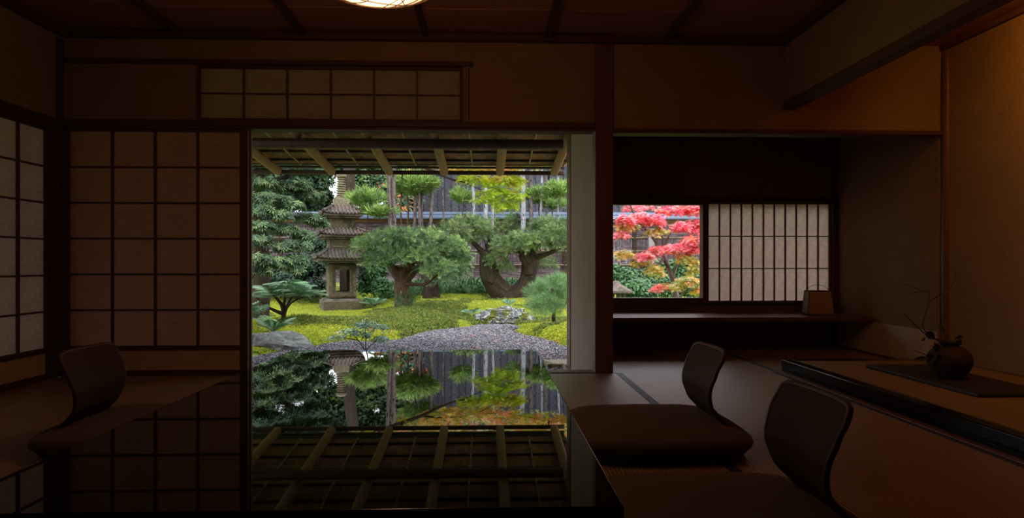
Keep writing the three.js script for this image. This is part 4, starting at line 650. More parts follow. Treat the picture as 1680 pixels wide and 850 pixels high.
const MAP = [[-0.12, 2.22, -11.80, 0.36, 0.08, 0.29, 100], [0.25, 2.22, -11.70, 0.29, 0.10, 0.23, 110], [0.49, 2.18, -11.70, 0.17, 0.08, 0.13, 50], [0.15, 2.03, -11.80, 0.36, 0.09, 0.29, 120], [0.46, 1.95, -11.70, 0.23, 0.07, 0.18, 70], [-0.01, 1.90, -11.80, 0.27, 0.08, 0.22, 80], [0.30, 1.79, -11.80, 0.25, 0.08, 0.20, 80], [-0.33, 2.27, -11.80, 0.21, 0.06, 0.17, 40], [-0.01, 2.45, -11.80, 0.74, 0.11, 0.59, 260], [0.71, 2.50, -11.60, 0.62, 0.10, 0.50, 230], [-0.65, 2.51, -12.00, 0.54, 0.11, 0.43, 170], [-1.18, 2.62, -12.00, 0.54, 0.10, 0.43, 150], [1.29, 2.57, -11.60, 0.31, 0.09, 0.25, 110], [-0.22, 2.63, -11.60, 0.93, 0.09, 0.75, 300], [0.81, 2.66, -11.40, 0.81, 0.09, 0.65, 300], [-1.16, 2.76, -11.80, 0.74, 0.09, 0.59, 220], [-1.93, 2.85, -12.00, 0.54, 0.10, 0.43, 120]];
const RED = [[1.85, 1.38, -9.20, 0.15, 0.08, 0.12, 110], [2.08, 1.42, -9.30, 0.17, 0.09, 0.13, 130], [2.29, 1.38, -9.30, 0.18, 0.09, 0.15, 140], [1.81, 1.19, -9.20, 0.13, 0.07, 0.11, 60], [2.47, 1.54, -9.50, 0.15, 0.08, 0.12, 90], [2.69, 1.54, -9.50, 0.17, 0.08, 0.14, 120], [2.87, 1.54, -9.40, 0.15, 0.10, 0.12, 130], [2.67, 1.30, -9.30, 0.18, 0.09, 0.15, 150], [2.88, 1.28, -9.30, 0.12, 0.12, 0.09, 110], [2.77, 1.10, -9.20, 0.15, 0.08, 0.12, 110], [2.39, 0.98, -9.20, 0.21, 0.07, 0.17, 150], [2.12, 0.90, -9.10, 0.15, 0.06, 0.12, 80], [2.60, 1.00, -9.20, 0.16, 0.06, 0.13, 80], [2.81, 0.98, -9.20, 0.11, 0.07, 0.09, 70], [2.10, 1.59, -9.60, 0.26, 0.05, 0.21, 60], [2.26, 0.47, -9.00, 0.13, 0.04, 0.10, 50]];
const REDY = [[2.69, 0.86, -9.20, 0.16, 0.08, 0.13, 70], [2.78, 0.73, -9.10, 0.11, 0.11, 0.09, 80], [2.24, 0.69, -9.10, 0.13, 0.07, 0.10, 50], [2.67, 0.56, -9.00, 0.18, 0.08, 0.14, 90], [2.46, 0.49, -9.00, 0.14, 0.05, 0.12, 50], [1.87, 0.92, -9.30, 0.18, 0.06, 0.15, 50], [2.10, 0.81, -9.20, 0.16, 0.04, 0.13, 40], [2.79, 0.42, -9.00, 0.10, 0.06, 0.08, 40], [2.33, 1.23, -9.30, 0.17, 0.07, 0.13, 40], [1.89, 1.29, -9.20, 0.16, 0.07, 0.13, 40]];
const RB = [[2.57, 0.54, -12.50, 0.27, 0.16, 0.21, 260], [2.69, 0.34, -12.00, 0.39, 0.17, 0.31, 420], [3.58, 0.58, -14.00, 0.33, 0.20, 0.26, 260], [3.57, 0.76, -14.50, 0.23, 0.12, 0.19, 120], [3.31, 0.35, -12.50, 0.29, 0.18, 0.23, 260], [3.82, 0.37, -12.50, 0.27, 0.22, 0.21, 260], [4.02, 0.70, -14.00, 0.33, 0.18, 0.26, 200], [2.36, 0.65, -12.60, 0.14, 0.11, 0.11, 80]];
const BUSHR = [[-2.66, 0.62, -15.90, 0.31, 0.26, 0.25, 260], [-2.44, 0.28, -15.60, 0.25, 0.17, 0.20, 120], [-2.89, 0.33, -16.20, 0.20, 0.29, 0.16, 120]];
const BUSHL = [[-4.34, 0.76, -16.60, 0.47, 0.30, 0.38, 420], [-4.09, 0.26, -16.20, 0.29, 0.20, 0.23, 160], [-4.85, 0.39, -16.60, 0.59, 0.33, 0.47, 420], [-5.50, 0.54, -16.80, 0.60, 0.45, 0.48, 420], [-4.22, 1.29, -17.00, 0.39, 0.24, 0.32, 240]];
const YP = [[1.00, 0.43, -10.80, 0.21, 0.09, 0.17, 120], [1.00, 0.26, -10.80, 0.27, 0.12, 0.22, 190], [0.85, 0.15, -10.70, 0.23, 0.11, 0.18, 130], [1.19, 0.15, -10.70, 0.13, 0.13, 0.11, 90], [1.13, 0.51, -10.80, 0.14, 0.06, 0.11, 50], [0.76, 0.32, -10.80, 0.14, 0.08, 0.11, 60], [0.89, 0.03, -10.60, 0.21, 0.08, 0.17, 80]];
const EV = [[-3.79, 2.15, -11.60, 0.31, 0.09, 0.25, 130], [-3.40, 2.15, -12.00, 0.36, 0.11, 0.29, 160], [-3.19, 1.99, -12.20, 0.33, 0.11, 0.26, 150], [-3.63, 1.88, -11.40, 0.35, 0.09, 0.28, 150], [-3.40, 1.78, -11.80, 0.27, 0.09, 0.22, 130], [-3.71, 1.66, -11.20, 0.24, 0.10, 0.19, 120], [-3.48, 1.60, -11.40, 0.26, 0.09, 0.21, 130], [-3.19, 1.60, -12.20, 0.26, 0.10, 0.21, 130], [-3.03, 1.52, -12.40, 0.16, 0.08, 0.12, 60], [-3.63, 1.39, -11.10, 0.24, 0.09, 0.19, 120], [-3.41, 1.36, -11.50, 0.27, 0.09, 0.21, 140], [-3.19, 1.29, -11.80, 0.23, 0.09, 0.19, 110], [-3.61, 1.15, -10.90, 0.23, 0.09, 0.19, 110], [-3.30, 1.07, -11.30, 0.26, 0.10, 0.21, 150], [-3.08, 1.08, -11.60, 0.14, 0.08, 0.12, 60], [-3.55, 0.87, -10.70, 0.21, 0.09, 0.17, 110], [-3.36, 0.80, -11.00, 0.24, 0.10, 0.19, 130], [-3.15, 0.87, -11.30, 0.18, 0.09, 0.15, 90], [-3.53, 0.70, -10.80, 0.17, 0.07, 0.14, 60], [-3.13, 0.72, -11.20, 0.12, 0.06, 0.10, 40]];
const EVU = [[-3.79, 2.46, -11.60, 0.41, 0.12, 0.33, 170], [-3.24, 2.46, -12.20, 0.44, 0.13, 0.35, 170], [-3.61, 2.78, -12.00, 0.54, 0.13, 0.43, 200], [-3.08, 2.80, -12.40, 0.44, 0.13, 0.35, 150], [-3.96, 3.06, -11.80, 0.53, 0.14, 0.42, 180], [-3.35, 3.14, -12.20, 0.54, 0.14, 0.44, 180], [-3.72, 3.47, -12.00, 0.64, 0.14, 0.51, 180], [-2.91, 3.11, -12.60, 0.34, 0.11, 0.27, 90], [-4.30, 2.15, -11.60, 0.31, 0.21, 0.25, 150], [-4.32, 1.52, -11.40, 0.31, 0.31, 0.24, 180]];
const BGL = [[-6.38, 3.19, -19.00, 1.02, 0.85, 0.81, 900], [-5.53, 3.08, -19.50, 0.70, 0.70, 0.56, 700], [-4.97, 2.61, -20.00, 0.43, 0.46, 0.34, 350], [-6.37, 4.90, -20.00, 1.61, 0.89, 1.29, 1100], [-4.73, 4.56, -20.50, 0.92, 0.73, 0.73, 600], [-5.45, 6.46, -20.50, 1.83, 1.10, 1.46, 1100], [-6.08, 1.66, -18.60, 1.00, 0.83, 0.80, 700], [-4.68, 1.49, -18.50, 0.50, 0.50, 0.40, 350]];
const BGC = [[-3.29, 3.12, -20.50, 0.55, 0.46, 0.44, 420], [-2.54, 2.65, -20.30, 0.62, 0.40, 0.49, 420], [-2.86, 2.26, -20.00, 0.71, 0.25, 0.57, 260], [-3.74, 3.92, -21.00, 0.53, 0.30, 0.42, 260], [-2.21, 3.32, -20.60, 0.37, 0.40, 0.29, 240], [-3.83, 2.79, -20.00, 0.18, 0.32, 0.14, 90]];
const BGC3 = [[-4.62, 3.15, -19.4, 0.3, 0.3, 0.2, 70], [-3.87, 3.0, -19.6, 0.22, 0.4, 0.2, 200], [-3.95, 2.62, -19.4, 0.2, 0.25, 0.2, 120], [-4.62, 2.75, -19.6, 0.16, 0.2, 0.14, 60], [-4.35, 3.75, -20.4, 0.5, 0.3, 0.4, 300], [-3.6, 3.9, -20.6, 0.6, 0.3, 0.4, 330], [-4.1, 4.3, -20.8, 0.6, 0.35, 0.5, 330], [-2.9, 3.75, -20.6, 0.55, 0.35, 0.4, 330], [-2.75, 4.3, -20.8, 0.6, 0.35, 0.5, 330], [-4.95, 3.9, -20.2, 0.35, 0.35, 0.3, 240], [-3.55, 3.2, -19.8, 0.3, 0.3, 0.25, 170], [-4.0, 2.3, -19.6, 0.35, 0.4, 0.25, 220]];
const BGC2 = [[-3.64, 5.04, -21.50, 0.96, 0.54, 0.77, 500], [-2.31, 4.96, -21.50, 0.50, 0.46, 0.40, 220], [-4.21, 6.11, -22.00, 1.18, 0.59, 0.94, 480], [-2.95, 6.51, -22.00, 1.18, 0.59, 0.94, 420]];
const dense = (pads, k) => pads.map((p) => [...p.slice(0, 6), Math.round(p[6] * k)]);
const GREEN = { yew: [[0.085, 0.19, 0.05], [0.155, 0.28, 0.065], [0.04, 0.1, 0.04], [0.25, 0.38, 0.085], [0.028, 0.07, 0.03]], yewBlue: [[0.09, 0.17, 0.08], [0.14, 0.24, 0.11], [0.07, 0.13, 0.06]], sugi: [[0.24, 0.38, 0.07], [0.34, 0.48, 0.12], [0.15, 0.27, 0.07]],
  dark: [[0.018, 0.045, 0.025], [0.035, 0.08, 0.04], [0.06, 0.12, 0.055], [0.1, 0.17, 0.075]], darker: [[0.012, 0.032, 0.02], [0.025, 0.058, 0.032], [0.04, 0.085, 0.04]], lime: [[0.16, 0.24, 0.06], [0.1, 0.17, 0.06], [0.2, 0.27, 0.09]], bush: [[0.03, 0.09, 0.035], [0.06, 0.15, 0.05], [0.1, 0.21, 0.07]] };
const trunkOf = (t, name, list, mat = M.bark, rough = 0.28, s = 1) => list.forEach(([p, r], i) => part(i ? 'branch' : name, limb(p, r, 14, 8, rough, s + i * 3), mat, t));
const shoots = (t, list, mat) => list.forEach(([x, z, y0, r, y1, m], i) => { const p = []; for (let k = 0; k <= 5; k++) p.push([x + 0.02 * Math.sin(k * 1.7 + i * 2), lerp(y0, y1, k / 5), z + 0.02 * Math.cos(k * 2.1 + i)]); part('upright_stem', limb(p, [r, r * 0.95, r * 0.8], 10, 4, 0.1, i + x), m ?? mat, t); });

// inverted fan of shoots rising from a stem top: [x, y0, z, radius, height, tufts]
const fanSpots = (fans, s0, s1) => fans.flatMap(([x, y, z, r, h, n]) => Array.from({ length: n }, () => { const a = rnd() * 6.283, e = Math.sqrt(rnd()), t = Math.pow(rnd(), 0.6), q = e * r * t; return { p: V(x + Math.cos(a) * q, y + h * t * (1 - 0.35 * e * e) + rr(-0.02, 0.02), z + Math.sin(a) * q), dir: V(Math.cos(a) * e * 1.1 + rr(-0.25, 0.25), 1, Math.sin(a) * e * 1.1 + rr(-0.25, 0.25)).normalize(), s: rr(s0, s1) }; }));
{                                                            // clipped tree in the middle
  const t = thing('clipped_tree', 'clipped tree with a stout red-brown trunk and wide flat crown right of the pagoda', 'tree'); seed = 51;
  trunkOf(t, 'trunk', [[[[-1.6, -0.26, -13.2], [-1.61, -0.08, -13.2], [-1.63, 0.12, -13.2], [-1.66, 0.42, -13.2], [-1.71, 0.6, -13.2]], [0.2, 0.165, 0.15, 0.15, 0.1]], [[[-1.71, 0.55, -13.2], [-1.89, 0.8, -13.2], [-2.08, 0.96, -13.1], [-2.34, 1.08, -13.0]], [0.1, 0.07, 0.04, 0.02]], [[[-1.68, 0.45, -13.2], [-1.61, 0.73, -13.2], [-1.56, 0.94, -13.2], [-1.52, 1.18, -13.3]], [0.12, 0.09, 0.06, 0.03]],
    [[[-1.64, 0.4, -13.2], [-1.42, 0.65, -13.2], [-1.19, 0.82, -13.2], [-0.78, 1.04, -13.2]], [0.1, 0.06, 0.04, 0.02]], [[[-1.6, 0.4, -13.12], [-1.4, 0.4, -13.05], [-1.19, 0.41, -13], [-0.93, 0.6, -12.9]], [0.05, 0.035, 0.03, 0.015]], [[[-1.6, 0.62, -13.2], [-1.35, 0.88, -13.1], [-1.11, 1.0, -13]], [0.06, 0.035, 0.02]]]);
  shoots(t, [[-1.925, -13.3, 0.9, 0.036, 4.6], [-1.83, -13.35, 0.8, 0.048, 5.2]], M.barkBrown);
  shoots(t, [[-2.39, -13.6, 0.8, 0.012, 2.0], [-2.11, -13.5, 0.8, 0.012, 1.7]], M.bark);
  scatter('crown', GEO.yew, LM.soft, t, padSpots(dense(T1, 0.85), 0.11, 0.25, 1.15, 0.1), GREEN.yew); scatter('young_shoots', GEO.sugi, LM.soft, t, fanSpots([[-2.39, 1.78, -13.6, 0.33, 0.42, 170], [-2.11, 1.66, -13.5, 0.32, 0.16, 110], [-1.83, 4.4, -13.35, 0.5, 0.6, 160]], 0.15, 0.26), GREEN.sugi);
}
{
  const t = thing('pole_tree', 'low dark trunk with many thin upright stems behind the clipped tree', 'tree'); seed = 52;
  trunkOf(t, 'trunk', [[[[-1.28, -0.05, -15.5], [-1.28, 0.34, -15.5], [-1.25, 0.62, -15.5], [-1.2, 0.9, -15.5]], [0.2, 0.15, 0.16, 0.1]], [[[-1.26, 0.45, -15.5], [-1.05, 0.69, -15.4], [-0.85, 0.95, -15.4]], [0.08, 0.06, 0.03]], [[[-1.3, 0.5, -15.5], [-1.55, 0.8, -15.5], [-1.75, 1.0, -15.5]], [0.09, 0.07, 0.04]]], M.barkDark);
  shoots(t, [[-1.954, -15.5, 0.8, 0.022, 3.0, M.bark], [-1.83, -15.55, 0.8, 0.022, 2.5, M.bark], [-1.66, -15.5, 0.8, 0.042, 4.4], [-1.563, -15.45, 0.8, 0.032, 4.8], [-1.495, -15.6, 0.7, 0.032, 4.2], [-1.296, -15.5, 0.8, 0.042, 4.3], [-1.02, -15.55, 0.8, 0.022, 3.6]], M.barkBrown);
  scatter('crown', GEO.yew, LM.soft, t, padSpots(dense(T2, 0.9), 0.14, 0.22, 0.9, 0.4), GREEN.yewBlue); scatter('stem_tufts', GEO.sugi, LM.soft, t, fanSpots([[-1.68, 2.26, -15.5, 0.48, 0.5, 260], [-1.95, 2.3, -15.6, 0.3, 0.3, 90], [-1.42, 2.32, -15.5, 0.25, 0.35, 90], [-1.58, 2.92, -15.6, 0.55, 0.45, 190], [-0.95, 3.1, -15.6, 0.5, 0.45, 170], [-1.6, 3.7, -15.6, 0.6, 0.5, 190], [-1.1, 4.1, -15.6, 0.5, 0.5, 150]], 0.17, 0.3), GREEN.sugi);
}
{
  const t = thing('forked_tree', 'old tree whose thick dark trunk forks like a letter U above pale moss', 'tree'); seed = 53;
  trunkOf(t, 'trunk', [[[[0.5, -0.06, -15.5], [0.3, 0.12, -15.5], [0.08, 0.44, -15.5], [-0.02, 0.75, -15.5], [-0.05, 1.08, -15.5]], [0.26, 0.25, 0.22, 0.2, 0.13]], [[[0.3, 0.0, -15.52], [0.6, 0.06, -15.5], [0.83, 0.3, -15.5], [0.92, 0.56, -15.5], [0.97, 0.83, -15.5], [1.02, 1.06, -15.5]], [0.24, 0.22, 0.2, 0.17, 0.19, 0.1]],
    [[[-0.06, 0.98, -15.5], [-0.21, 1.14, -15.5], [-0.36, 1.3, -15.4], [-0.48, 1.46, -15.3]], [0.1, 0.06, 0.045, 0.02]], [[[0, 0.9, -15.5], [0.03, 1.25, -15.5], [0.07, 1.45, -15.5]], [0.1, 0.07, 0.04]], [[[0.07, 0.36, -15.38], [0.14, 0.58, -15.36], [0.16, 0.76, -15.4]], [0.12, 0.1, 0.06]],
    [[[0.94, 0.55, -15.42], [0.84, 0.88, -15.4], [0.7, 1.08, -15.3], [0.58, 1.18, -15.3]], [0.14, 0.1, 0.05, 0.02]], [[[1.0, 0.92, -15.5], [1.29, 1.0, -15.3], [1.54, 1.12, -15.1], [1.82, 1.28, -14.9]], [0.09, 0.05, 0.04, 0.03]], [[[0.97, 0.85, -15.5], [1.09, 1.2, -15.5], [1.15, 1.42, -15.5]], [0.11, 0.07, 0.04]], [[[0.72, 1.02, -15.38], [0.8, 0.96, -15.36], [0.9, 0.78, -15.38]], [0.07, 0.13, 0.1]], [[[0.95, 0.46, -15.4], [1.04, 0.45, -15.26]], [0.08, 0.05]], [[[0.35, 0.12, -15.4], [0.46, 0.2, -15.36], [0.52, 0.3, -15.4]], [0.1, 0.08, 0.02]]], M.barkDark, 0.2, 7);
  shoots(t, [[-0.348, -15.6, 1.2, 0.033, 4.9], [-0.042, -15.6, 1.0, 0.05, 5.4], [0.111, -15.55, 1.0, 0.028, 5.0], [0.785, -15.6, 1.0, 0.058, 5.6], [0.99, -15.65, 1.0, 0.05, 5.5, M.barkBrown], [1.214, -15.6, 1.1, 0.028, 4.8], [1.326, -15.6, 1.1, 0.034, 4.6, M.barkBrown], [1.606, -15.6, 1.1, 0.024, 4.3]], M.barkPale);
  shoots(t, [[-0.58, -15.8, 1.5, 0.013, 2.2], [0.65, -15.75, 1.3, 0.012, 2.3], [1.19, -15.8, 1.4, 0.015, 2.2], [1.5, -15.75, 1.4, 0.015, 2.3]], M.bark);
  scatter('crown', GEO.yew, LM.soft, t, padSpots(dense(FORKPADS, 0.72), 0.11, 0.25, 1.15, 0.1), GREEN.yew.concat([[0.28, 0.33, 0.1]])); scatter('stem_tufts', GEO.sugi, LM.soft, t, fanSpots([[-0.585, 2.13, -15.8, 0.25, 0.3, 70], [0.63, 2.05, -15.75, 0.3, 0.4, 44], [1.19, 2.13, -15.8, 0.34, 0.34, 150], [1.6, 2.22, -15.7, 0.34, 0.4, 170], [1.45, 2.0, -15.7, 0.3, 0.2, 70], [0.55, 3.3, -15.6, 0.4, 0.4, 80], [1.4, 3.35, -15.6, 0.4, 0.4, 90], [0, 4.8, -15.6, 0.6, 0.7, 160], [0.9, 5.0, -15.6, 0.6, 0.7, 160]], 0.17, 0.28), GREEN.sugi);
}
{
  const t = thing('evergreen_tree', 'tall evergreen with drooping glossy leaf whorls in layers beside the left shoji', 'tree'); seed = 54;
  trunkOf(t, 'trunk', [[[[-4.04, -0.3, -12.2], [-4.01, 0.39, -12.2], [-4.01, 0.93, -12.2], [-4.1, 1.47, -12.2], [-4.05, 2.11, -12.2], [-3.99, 2.87, -12.2], [-3.78, 3.52, -12.2]], [0.17, 0.15, 0.14, 0.12, 0.1, 0.07, 0.03]], ...[[[-4.05, 1.15, -12.2], [-3.63, 1.19, -11.9], [-3.19, 1.11, -11.6]], [[-4.05, 1.68, -12.2], [-3.61, 1.69, -12], [-3.19, 1.52, -12.2]], [[-4.1, 2.11, -12.2], [-3.77, 2.15, -12], [-3.24, 2.01, -12.2]], [[-4.02, 0.71, -12.2], [-3.68, 0.87, -11.4], [-3.21, 0.8, -11]], [[-3.99, 2.22, -12.2], [-3.56, 2.33, -12.2], [-3.19, 2.55, -12.2]], [[-4.01, 0.93, -12.2], [-3.76, 0.72, -11.2], [-3.8, 0.43, -10.9]], [[-4, 2.7, -12.2], [-3.6, 2.75, -12.1], [-3.1, 2.8, -12.4]]].map((p) => [p, [0.06, 0.04, 0.015]])], M.barkDark, 0.2, 11);
  scatter('upper_leaves', GEO.whorl, LM.glossy, t, padSpots(dense(EVU, 1.5), 0.065, 0.14, 0.5, 0.1), GREEN.dark); scatter('leaf_whorls', GEO.whorl, LM.glossy, t, padSpots(dense(EV, 1.25), 0.06, 0.135, 0.5, 0.1), GREEN.dark.concat([[0.16, 0.24, 0.1], [0.2, 0.29, 0.12]]));
}
{
  const t = thing('maple_tree', 'maple reaching in under the eaves with yellow-green and orange leaves', 'tree'); seed = 55;
  trunkOf(t, 'trunk', [[[[-5.6, -0.3, -11.2], [-5.5, 1.2, -11.2], [-5.1, 2.4, -11.3], [-4.2, 3.0, -11.4], [-3.2, 3.1, -11.5]], [0.15, 0.13, 0.11, 0.08, 0.055]], [[[-3.2, 3.1, -11.5], [-2.45, 2.94, -11.5], [-1.88, 2.72, -11.7], [-1.16, 2.48, -11.8], [-0.79, 2.31, -11.8], [-0.45, 2.21, -11.8], [-0.07, 2.29, -11.8]], [0.055, 0.04, 0.035, 0.024, 0.014, 0.007]], [[[-0.45, 2.21, -11.8], [-0.12, 2.06, -11.8], [0.22, 1.88, -11.8]], [0.008, 0.006, 0.003]], [[[-1.16, 2.48, -11.8], [-0.65, 2.54, -11.9], [0.2, 2.44, -11.8], [0.83, 2.52, -11.7]], [0.02, 0.014, 0.009, 0.004]], [[[-0.3, 2.5, -11.85], [0.1, 2.3, -11.8], [0.5, 2.1, -11.7]], [0.008, 0.006, 0.003]], [[[-2.45, 2.94, -11.5], [-1.4, 2.85, -11.6], [-0.2, 2.68, -11.6], [0.9, 2.7, -11.4]], [0.025, 0.018, 0.012, 0.005]]], M.barkDark, 0.2, 13);
  const lo = MAP.slice(0, 8), hi = MAP.slice(8);
  scatter('yellow_leaves', GEO.maple, LM.maple, t, padSpots(dense(lo, 0.62), 0.11, 0.17, 0.25, 0.1), [[0.62, 0.76, 0.03], [0.5, 0.7, 0.04], [0.74, 0.78, 0.04], [0.86, 0.55, 0.1], [0.46, 0.66, 0.05], [0.56, 0.74, 0.06]]);
  scatter('autumn_leaves', GEO.maple, LM.maple, t, padSpots(dense(hi, 0.5), 0.1, 0.16, 0.25, 0.1), [[0.5, 0.62, 0.06], [0.45, 0.58, 0.08], [0.7, 0.68, 0.05], [0.92, 0.45, 0.06], [0.92, 0.32, 0.28], [0.95, 0.5, 0.45], [0.55, 0.65, 0.1]]);
}
{
  const t = thing('red_maple', 'small maple with bright pink-red leaves outside the alcove window', 'tree'); seed = 56;
  trunkOf(t, 'trunk', [[[[2.67, -0.3, -9.5], [2.66, 0.1, -9.5], [2.62, 0.43, -9.5], [2.56, 0.65, -9.5], [2.45, 0.9, -9.5], [2.34, 1.11, -9.5], [2.23, 1.24, -9.5], [2.02, 1.49, -9.4], [1.9, 1.8, -9.4]], [0.05, 0.045, 0.04, 0.034, 0.024, 0.018, 0.014, 0.008]], ...[[[2.58, 0.58, -9.5], [2.66, 0.82, -9.5], [2.7, 1.03, -9.4], [2.79, 1.2, -9.4]], [[2.45, 0.9, -9.5], [2.44, 1.16, -9.5], [2.38, 1.41, -9.5], [2.32, 1.75, -9.5]], [[2.44, 0.94, -9.5], [2.54, 1.2, -9.5], [2.63, 1.37, -9.5]], [[2.44, 0.86, -9.45], [2.23, 0.73, -9.2], [2.02, 0.79, -9.2]], [[2.65, 0.25, -9.5], [2.71, 0.48, -9.2], [2.79, 0.57, -9.2]]].map((p) => [p, [0.02, 0.014, 0.006]])], M.barkBrown, 0.15, 17);
  scatter('red_leaves', GEO.maple, LM.maple, t, padSpots(dense(RED, 0.72), 0.075, 0.115, 0.35, 0.15), [[0.88, 0.16, 0.27], [0.92, 0.3, 0.4], [0.85, 0.1, 0.2], [0.92, 0.4, 0.45], [0.92, 0.38, 0.16]]);
  scatter('turning_leaves', GEO.maple, LM.maple, t, padSpots(dense(REDY, 0.85), 0.08, 0.12, 0.3, 0.2), [[0.6, 0.62, 0.14], [0.45, 0.56, 0.12], [0.75, 0.62, 0.14], [0.9, 0.45, 0.2]]);
}
function shrub(name, label, cat, pads, geo, mat, pal, s0, s1, stems, sd0, barkM = M.barkDark, out = 0.7) {
  const t = thing(name, label, cat); seed = sd0; stems.forEach(([p, r]) => part('stem', limb(p, r, 8, 6, 0.15, sd0), barkM, t)); scatter('foliage', geo, mat, t, padSpots(pads, s0, s1, out, 0.35), pal); return t;
}
const up = (x, y0, y1, z, r = 0.02) => [[[x, y0, z], [x + 0.02, (y0 + y1) / 2, z], [x - 0.01, y1, z]], [r, r * 0.8, r * 0.5]];
shrub('broadleaf_tree', 'large dark evergreen standing behind everything at the left', 'tree', dense(BGL, 1.2), GEO.oval, LM.glossy, GREEN.dark, 0.2, 0.32, [[[[-6.31, -0.2, -19.3], [-6.14, 2.54, -19.3], [-6.22, 4.86, -19.8]], [0.25, 0.2, 0.12]], [[[-6.2, 2.6, -19.4], [-5.4, 3.6, -19.8], [-4.8, 4.4, -20.4]], [0.13, 0.09, 0.05]]], 61);
shrub('broadleaf_tree', 'leafy green tree with orange specks between the pagoda and dark building', 'tree', dense(BGC, 1.1), GEO.oval, LM.glossy, GREEN.bush.concat([[0.05, 0.12, 0.08], [0.08, 0.16, 0.1], [0.75, 0.25, 0.1]]), 0.16, 0.27, [[[[-2.9, -0.2, -20.3], [-2.85, 2.0, -20.3], [-2.6, 3.2, -20.4]], [0.1, 0.08, 0.04]]], 62);
shrub('broadleaf_tree', 'tall dark tree rising directly behind the pagoda spire', 'tree', dense(BGC2, 1.3).concat(BGC3), GEO.oval, LM.glossy, GREEN.dark.concat([[0.14, 0.22, 0.05]]), 0.18, 0.28, [[[[-3.47, -0.25, -16.9], [-3.47, 0.1, -16.9], [-3.47, 1.5, -16.9], [-3.44, 3.0, -17], [-3.5, 4.5, -18], [-3.9, 6.6, -20]], [0.32, 0.19, 0.165, 0.15, 0.14, 0.08]], [[[-3.45, 4.0, -17.6], [-3.4, 5.2, -19], [-2.7, 5.8, -21.2]], [0.09, 0.07, 0.03]]], 63);
shrub('dark_shrub', 'dense dark evergreen bush left of the pagoda lantern', 'shrub', dense(BUSHL, 1.2), GEO.oval, LM.glossy, GREEN.darker, 0.13, 0.2, [up(-4.3, -0.25, 0.7, -16.5), up(-5, -0.25, 0.5, -16.6)], 64);
shrub('dark_shrub', 'round glossy green bush between the pagoda and the clipped trunk', 'shrub', BUSHR, GEO.oval, LM.glossy, GREEN.bush, 0.12, 0.18, [up(-2.66, -0.2, 0.6, -15.9), up(-2.5, -0.2, 0.3, -15.7)], 65);
shrub('young_pine', 'young soft-needled pine by the moss mound at the right corner post', 'pine', dense(YP, 0.7), GEO.needles, LM.soft, [[0.18, 0.34, 0.12], [0.27, 0.44, 0.17], [0.12, 0.26, 0.1]], 0.11, 0.17, [[[[1.04, -0.2, -10.8], [1.035, 0.1, -10.8], [1.02, 0.34, -10.8], [1.01, 0.5, -10.8]], [0.035, 0.03, 0.02, 0.01]], [[[1.03, 0.12, -10.8], [1.15, 0.14, -10.8], [1.28, 0.19, -10.8]], [0.018, 0.014, 0.008]]], 66);
shrub('window_shrub', 'dark green bush behind the red maple outside the alcove window', 'shrub', dense(RB, 1.0), GEO.oval, LM.glossy, GREEN.bush, 0.11, 0.17, [up(2.6, -0.3, 0.5, -12.4), up(3.6, -0.2, 0.6, -14), up(3.3, -0.3, 0.4, -12.5), up(3.8, -0.3, 0.4, -12.5)], 67);
{                                                            // small camellia at the gravel edge
  const t = thing('garden_sapling', 'little thin-stemmed sapling with pale shiny leaves at the gravel edge', 'shrub'); seed = 68;
  const br = [[[-1.46, -0.28, -8.2], [-1.46, -0.1, -8.2], [-1.47, 0.06, -8.2]], [[-1.46, -0.26, -8.2], [-1.55, -0.12, -8.2], [-1.66, -0.02, -8.22]], [[-1.46, -0.26, -8.2], [-1.4, -0.18, -8.18], [-1.28, -0.1, -8.15]], [[-1.46, -0.1, -8.2], [-1.4, -0.02, -8.22], [-1.32, 0.04, -8.2]], [[-1.55, -0.12, -8.2], [-1.62, -0.1, -8.15], [-1.75, -0.08, -8.15]]];
  br.forEach((p, i) => part('stem', limb(p, [0.009, 0.006, 0.003], 6, 5, 0.1, i), M.twig, t));
  scatter('foliage', GEO.oval, leafMat(0.22, 0.15), t, padSpots([[-1.47, 0.06, -8.2, 0.14, 0.05, 0.1, 26], [-1.66, -0.02, -8.2, 0.12, 0.04, 0.1, 20], [-1.3, 0.02, -8.2, 0.11, 0.04, 0.1, 18], [-1.78, -0.08, -8.15, 0.1, 0.03, 0.08, 14], [-1.25, -0.1, -8.15, 0.1, 0.03, 0.08, 14], [-1.5, -0.04, -8.2, 0.16, 0.05, 0.12, 20]], 0.05, 0.075, 0.4, 0.2), [[0.24, 0.42, 0.32], [0.5, 0.66, 0.6], [0.12, 0.25, 0.16]]);
}
function fern(label, [x, y, z], fronds, s0, s1, stems, pal, lift = 0) {
  const t = thing('fern', label, 'fern'); stems.forEach(([p, r]) => part('stem', limb(p, r, 8, 5, 0.25, x), M.barkDark, t));
  for (let k = 0; k < fronds; k++) {
    const a = (k / fronds) * 6.283 + rr(-0.3, 0.3), s = rr(s0, s1), c = pal[k % pal.length], base = stems.length ? stems[k % stems.length][0].at(-1) : [x, y, z];
    fern.mats ??= new Map(); const key = c.join(); if (!fern.mats.has(key)) fern.mats.set(key, MAT({ color: col(...c), roughness: 0.6, transmission: 0.3, thickness: 0 }));
    const f = part('frond', GEO.frond, fern.mats.get(key), t, [base[0], base[1], base[2]]); f.rotation.set(-rr(0.0, 0.5) - lift, a, 0, 'YXZ'); f.scale.setScalar(s);
  }
  return t;
}
seed = 69;
const FP = [[0.07, 0.17, 0.06], [0.1, 0.23, 0.09], [0.05, 0.12, 0.05], [0.13, 0.26, 0.12]];
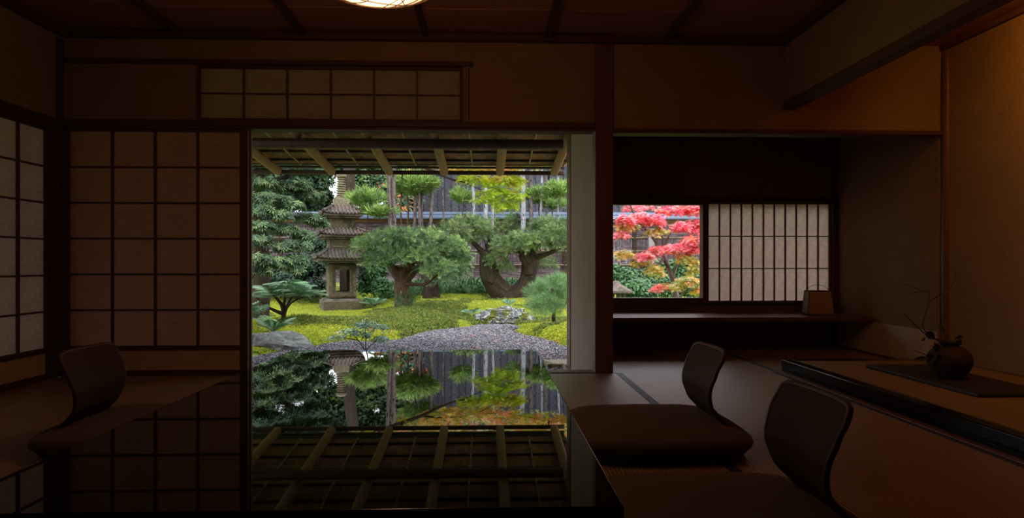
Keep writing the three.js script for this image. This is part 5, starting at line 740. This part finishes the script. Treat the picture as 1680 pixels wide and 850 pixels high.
fern('fern-leaved shrub with dark twisted stems behind the large grey rock', [-3.05, 0, -10.3], 70, 0.26, 0.42, [[[[-3.05, -0.08, -10.3], [-3.07, 0.16, -10.3], [-3.2, 0.34, -10.25]], [0.04, 0.03, 0.012]], [[[-3.06, 0.0, -10.3], [-2.98, 0.2, -10.3], [-2.88, 0.36, -10.25]], [0.03, 0.022, 0.01]], [[[-3.06, 0.05, -10.3], [-3.05, 0.25, -10.35], [-3.04, 0.42, -10.4]], [0.03, 0.02, 0.01]], [[[-3.08, 0.05, -10.3], [-3.2, 0.15, -10.1], [-3.35, 0.3, -10]], [0.03, 0.02, 0.01]], [[[-3.03, 0.1, -10.3], [-2.9, 0.22, -10.2], [-2.76, 0.3, -10.2]], [0.02, 0.015, 0.008]]], FP);
fern('large arching fern beside the left shoji frame', [-3.52, -0.14, -9.45], 18, 0.5, 0.7, [], FP, 0.55);
fern('low fern spreading on the moss just behind the shoji edge', [-2.92, -0.14, -9.4], 12, 0.26, 0.4, [], FP, 0.3);
fern('small blue-green fern at the left end of the lichen rock', [-0.3, -0.1, -12.15], 8, 0.17, 0.24, [], [[0.16, 0.33, 0.25], [0.1, 0.24, 0.17]], 0.25);
fern('small blue-green fern on pale moss below the forked tree', [0.4, 0.0, -13], 8, 0.15, 0.2, [], [[0.16, 0.33, 0.25], [0.1, 0.24, 0.17]], 0.25);
fern('low fern at the foot of the pagoda base slab', [-2.5, -0.12, -14.9], 14, 0.25, 0.36, [], [[0.12, 0.27, 0.14], [0.08, 0.2, 0.1]], 0.25);
{
  const t = thing('strap_leaf_groundcover', 'strip of strap-leaved dark groundcover in front of the fence', 'groundcover'); seed = 70; const s = [];
  for (let k = 0; k < 2600; k++) { const x = rr(-2.6, 6), z = rr(-17.6, -16.35); s.push({ p: V(x, groundY(x, z) - 0.02, z), dir: V(rr(-0.3, 0.3), 1, rr(-0.3, 0.3)).normalize(), s: rr(0.22, 0.38) }); }
  stuff(scatter('strap_leaves', GEO.grass, LM.glossy, t, s, [[0.06, 0.14, 0.06], [0.1, 0.22, 0.1], [0.16, 0.3, 0.12], [0.22, 0.33, 0.14]])); t.userData.kind = 'stuff';
}
scene.traverse((o) => { if (o.isMesh) { o.castShadow = true; o.receiveShadow = true; } });
renderer.render(scene, camera);
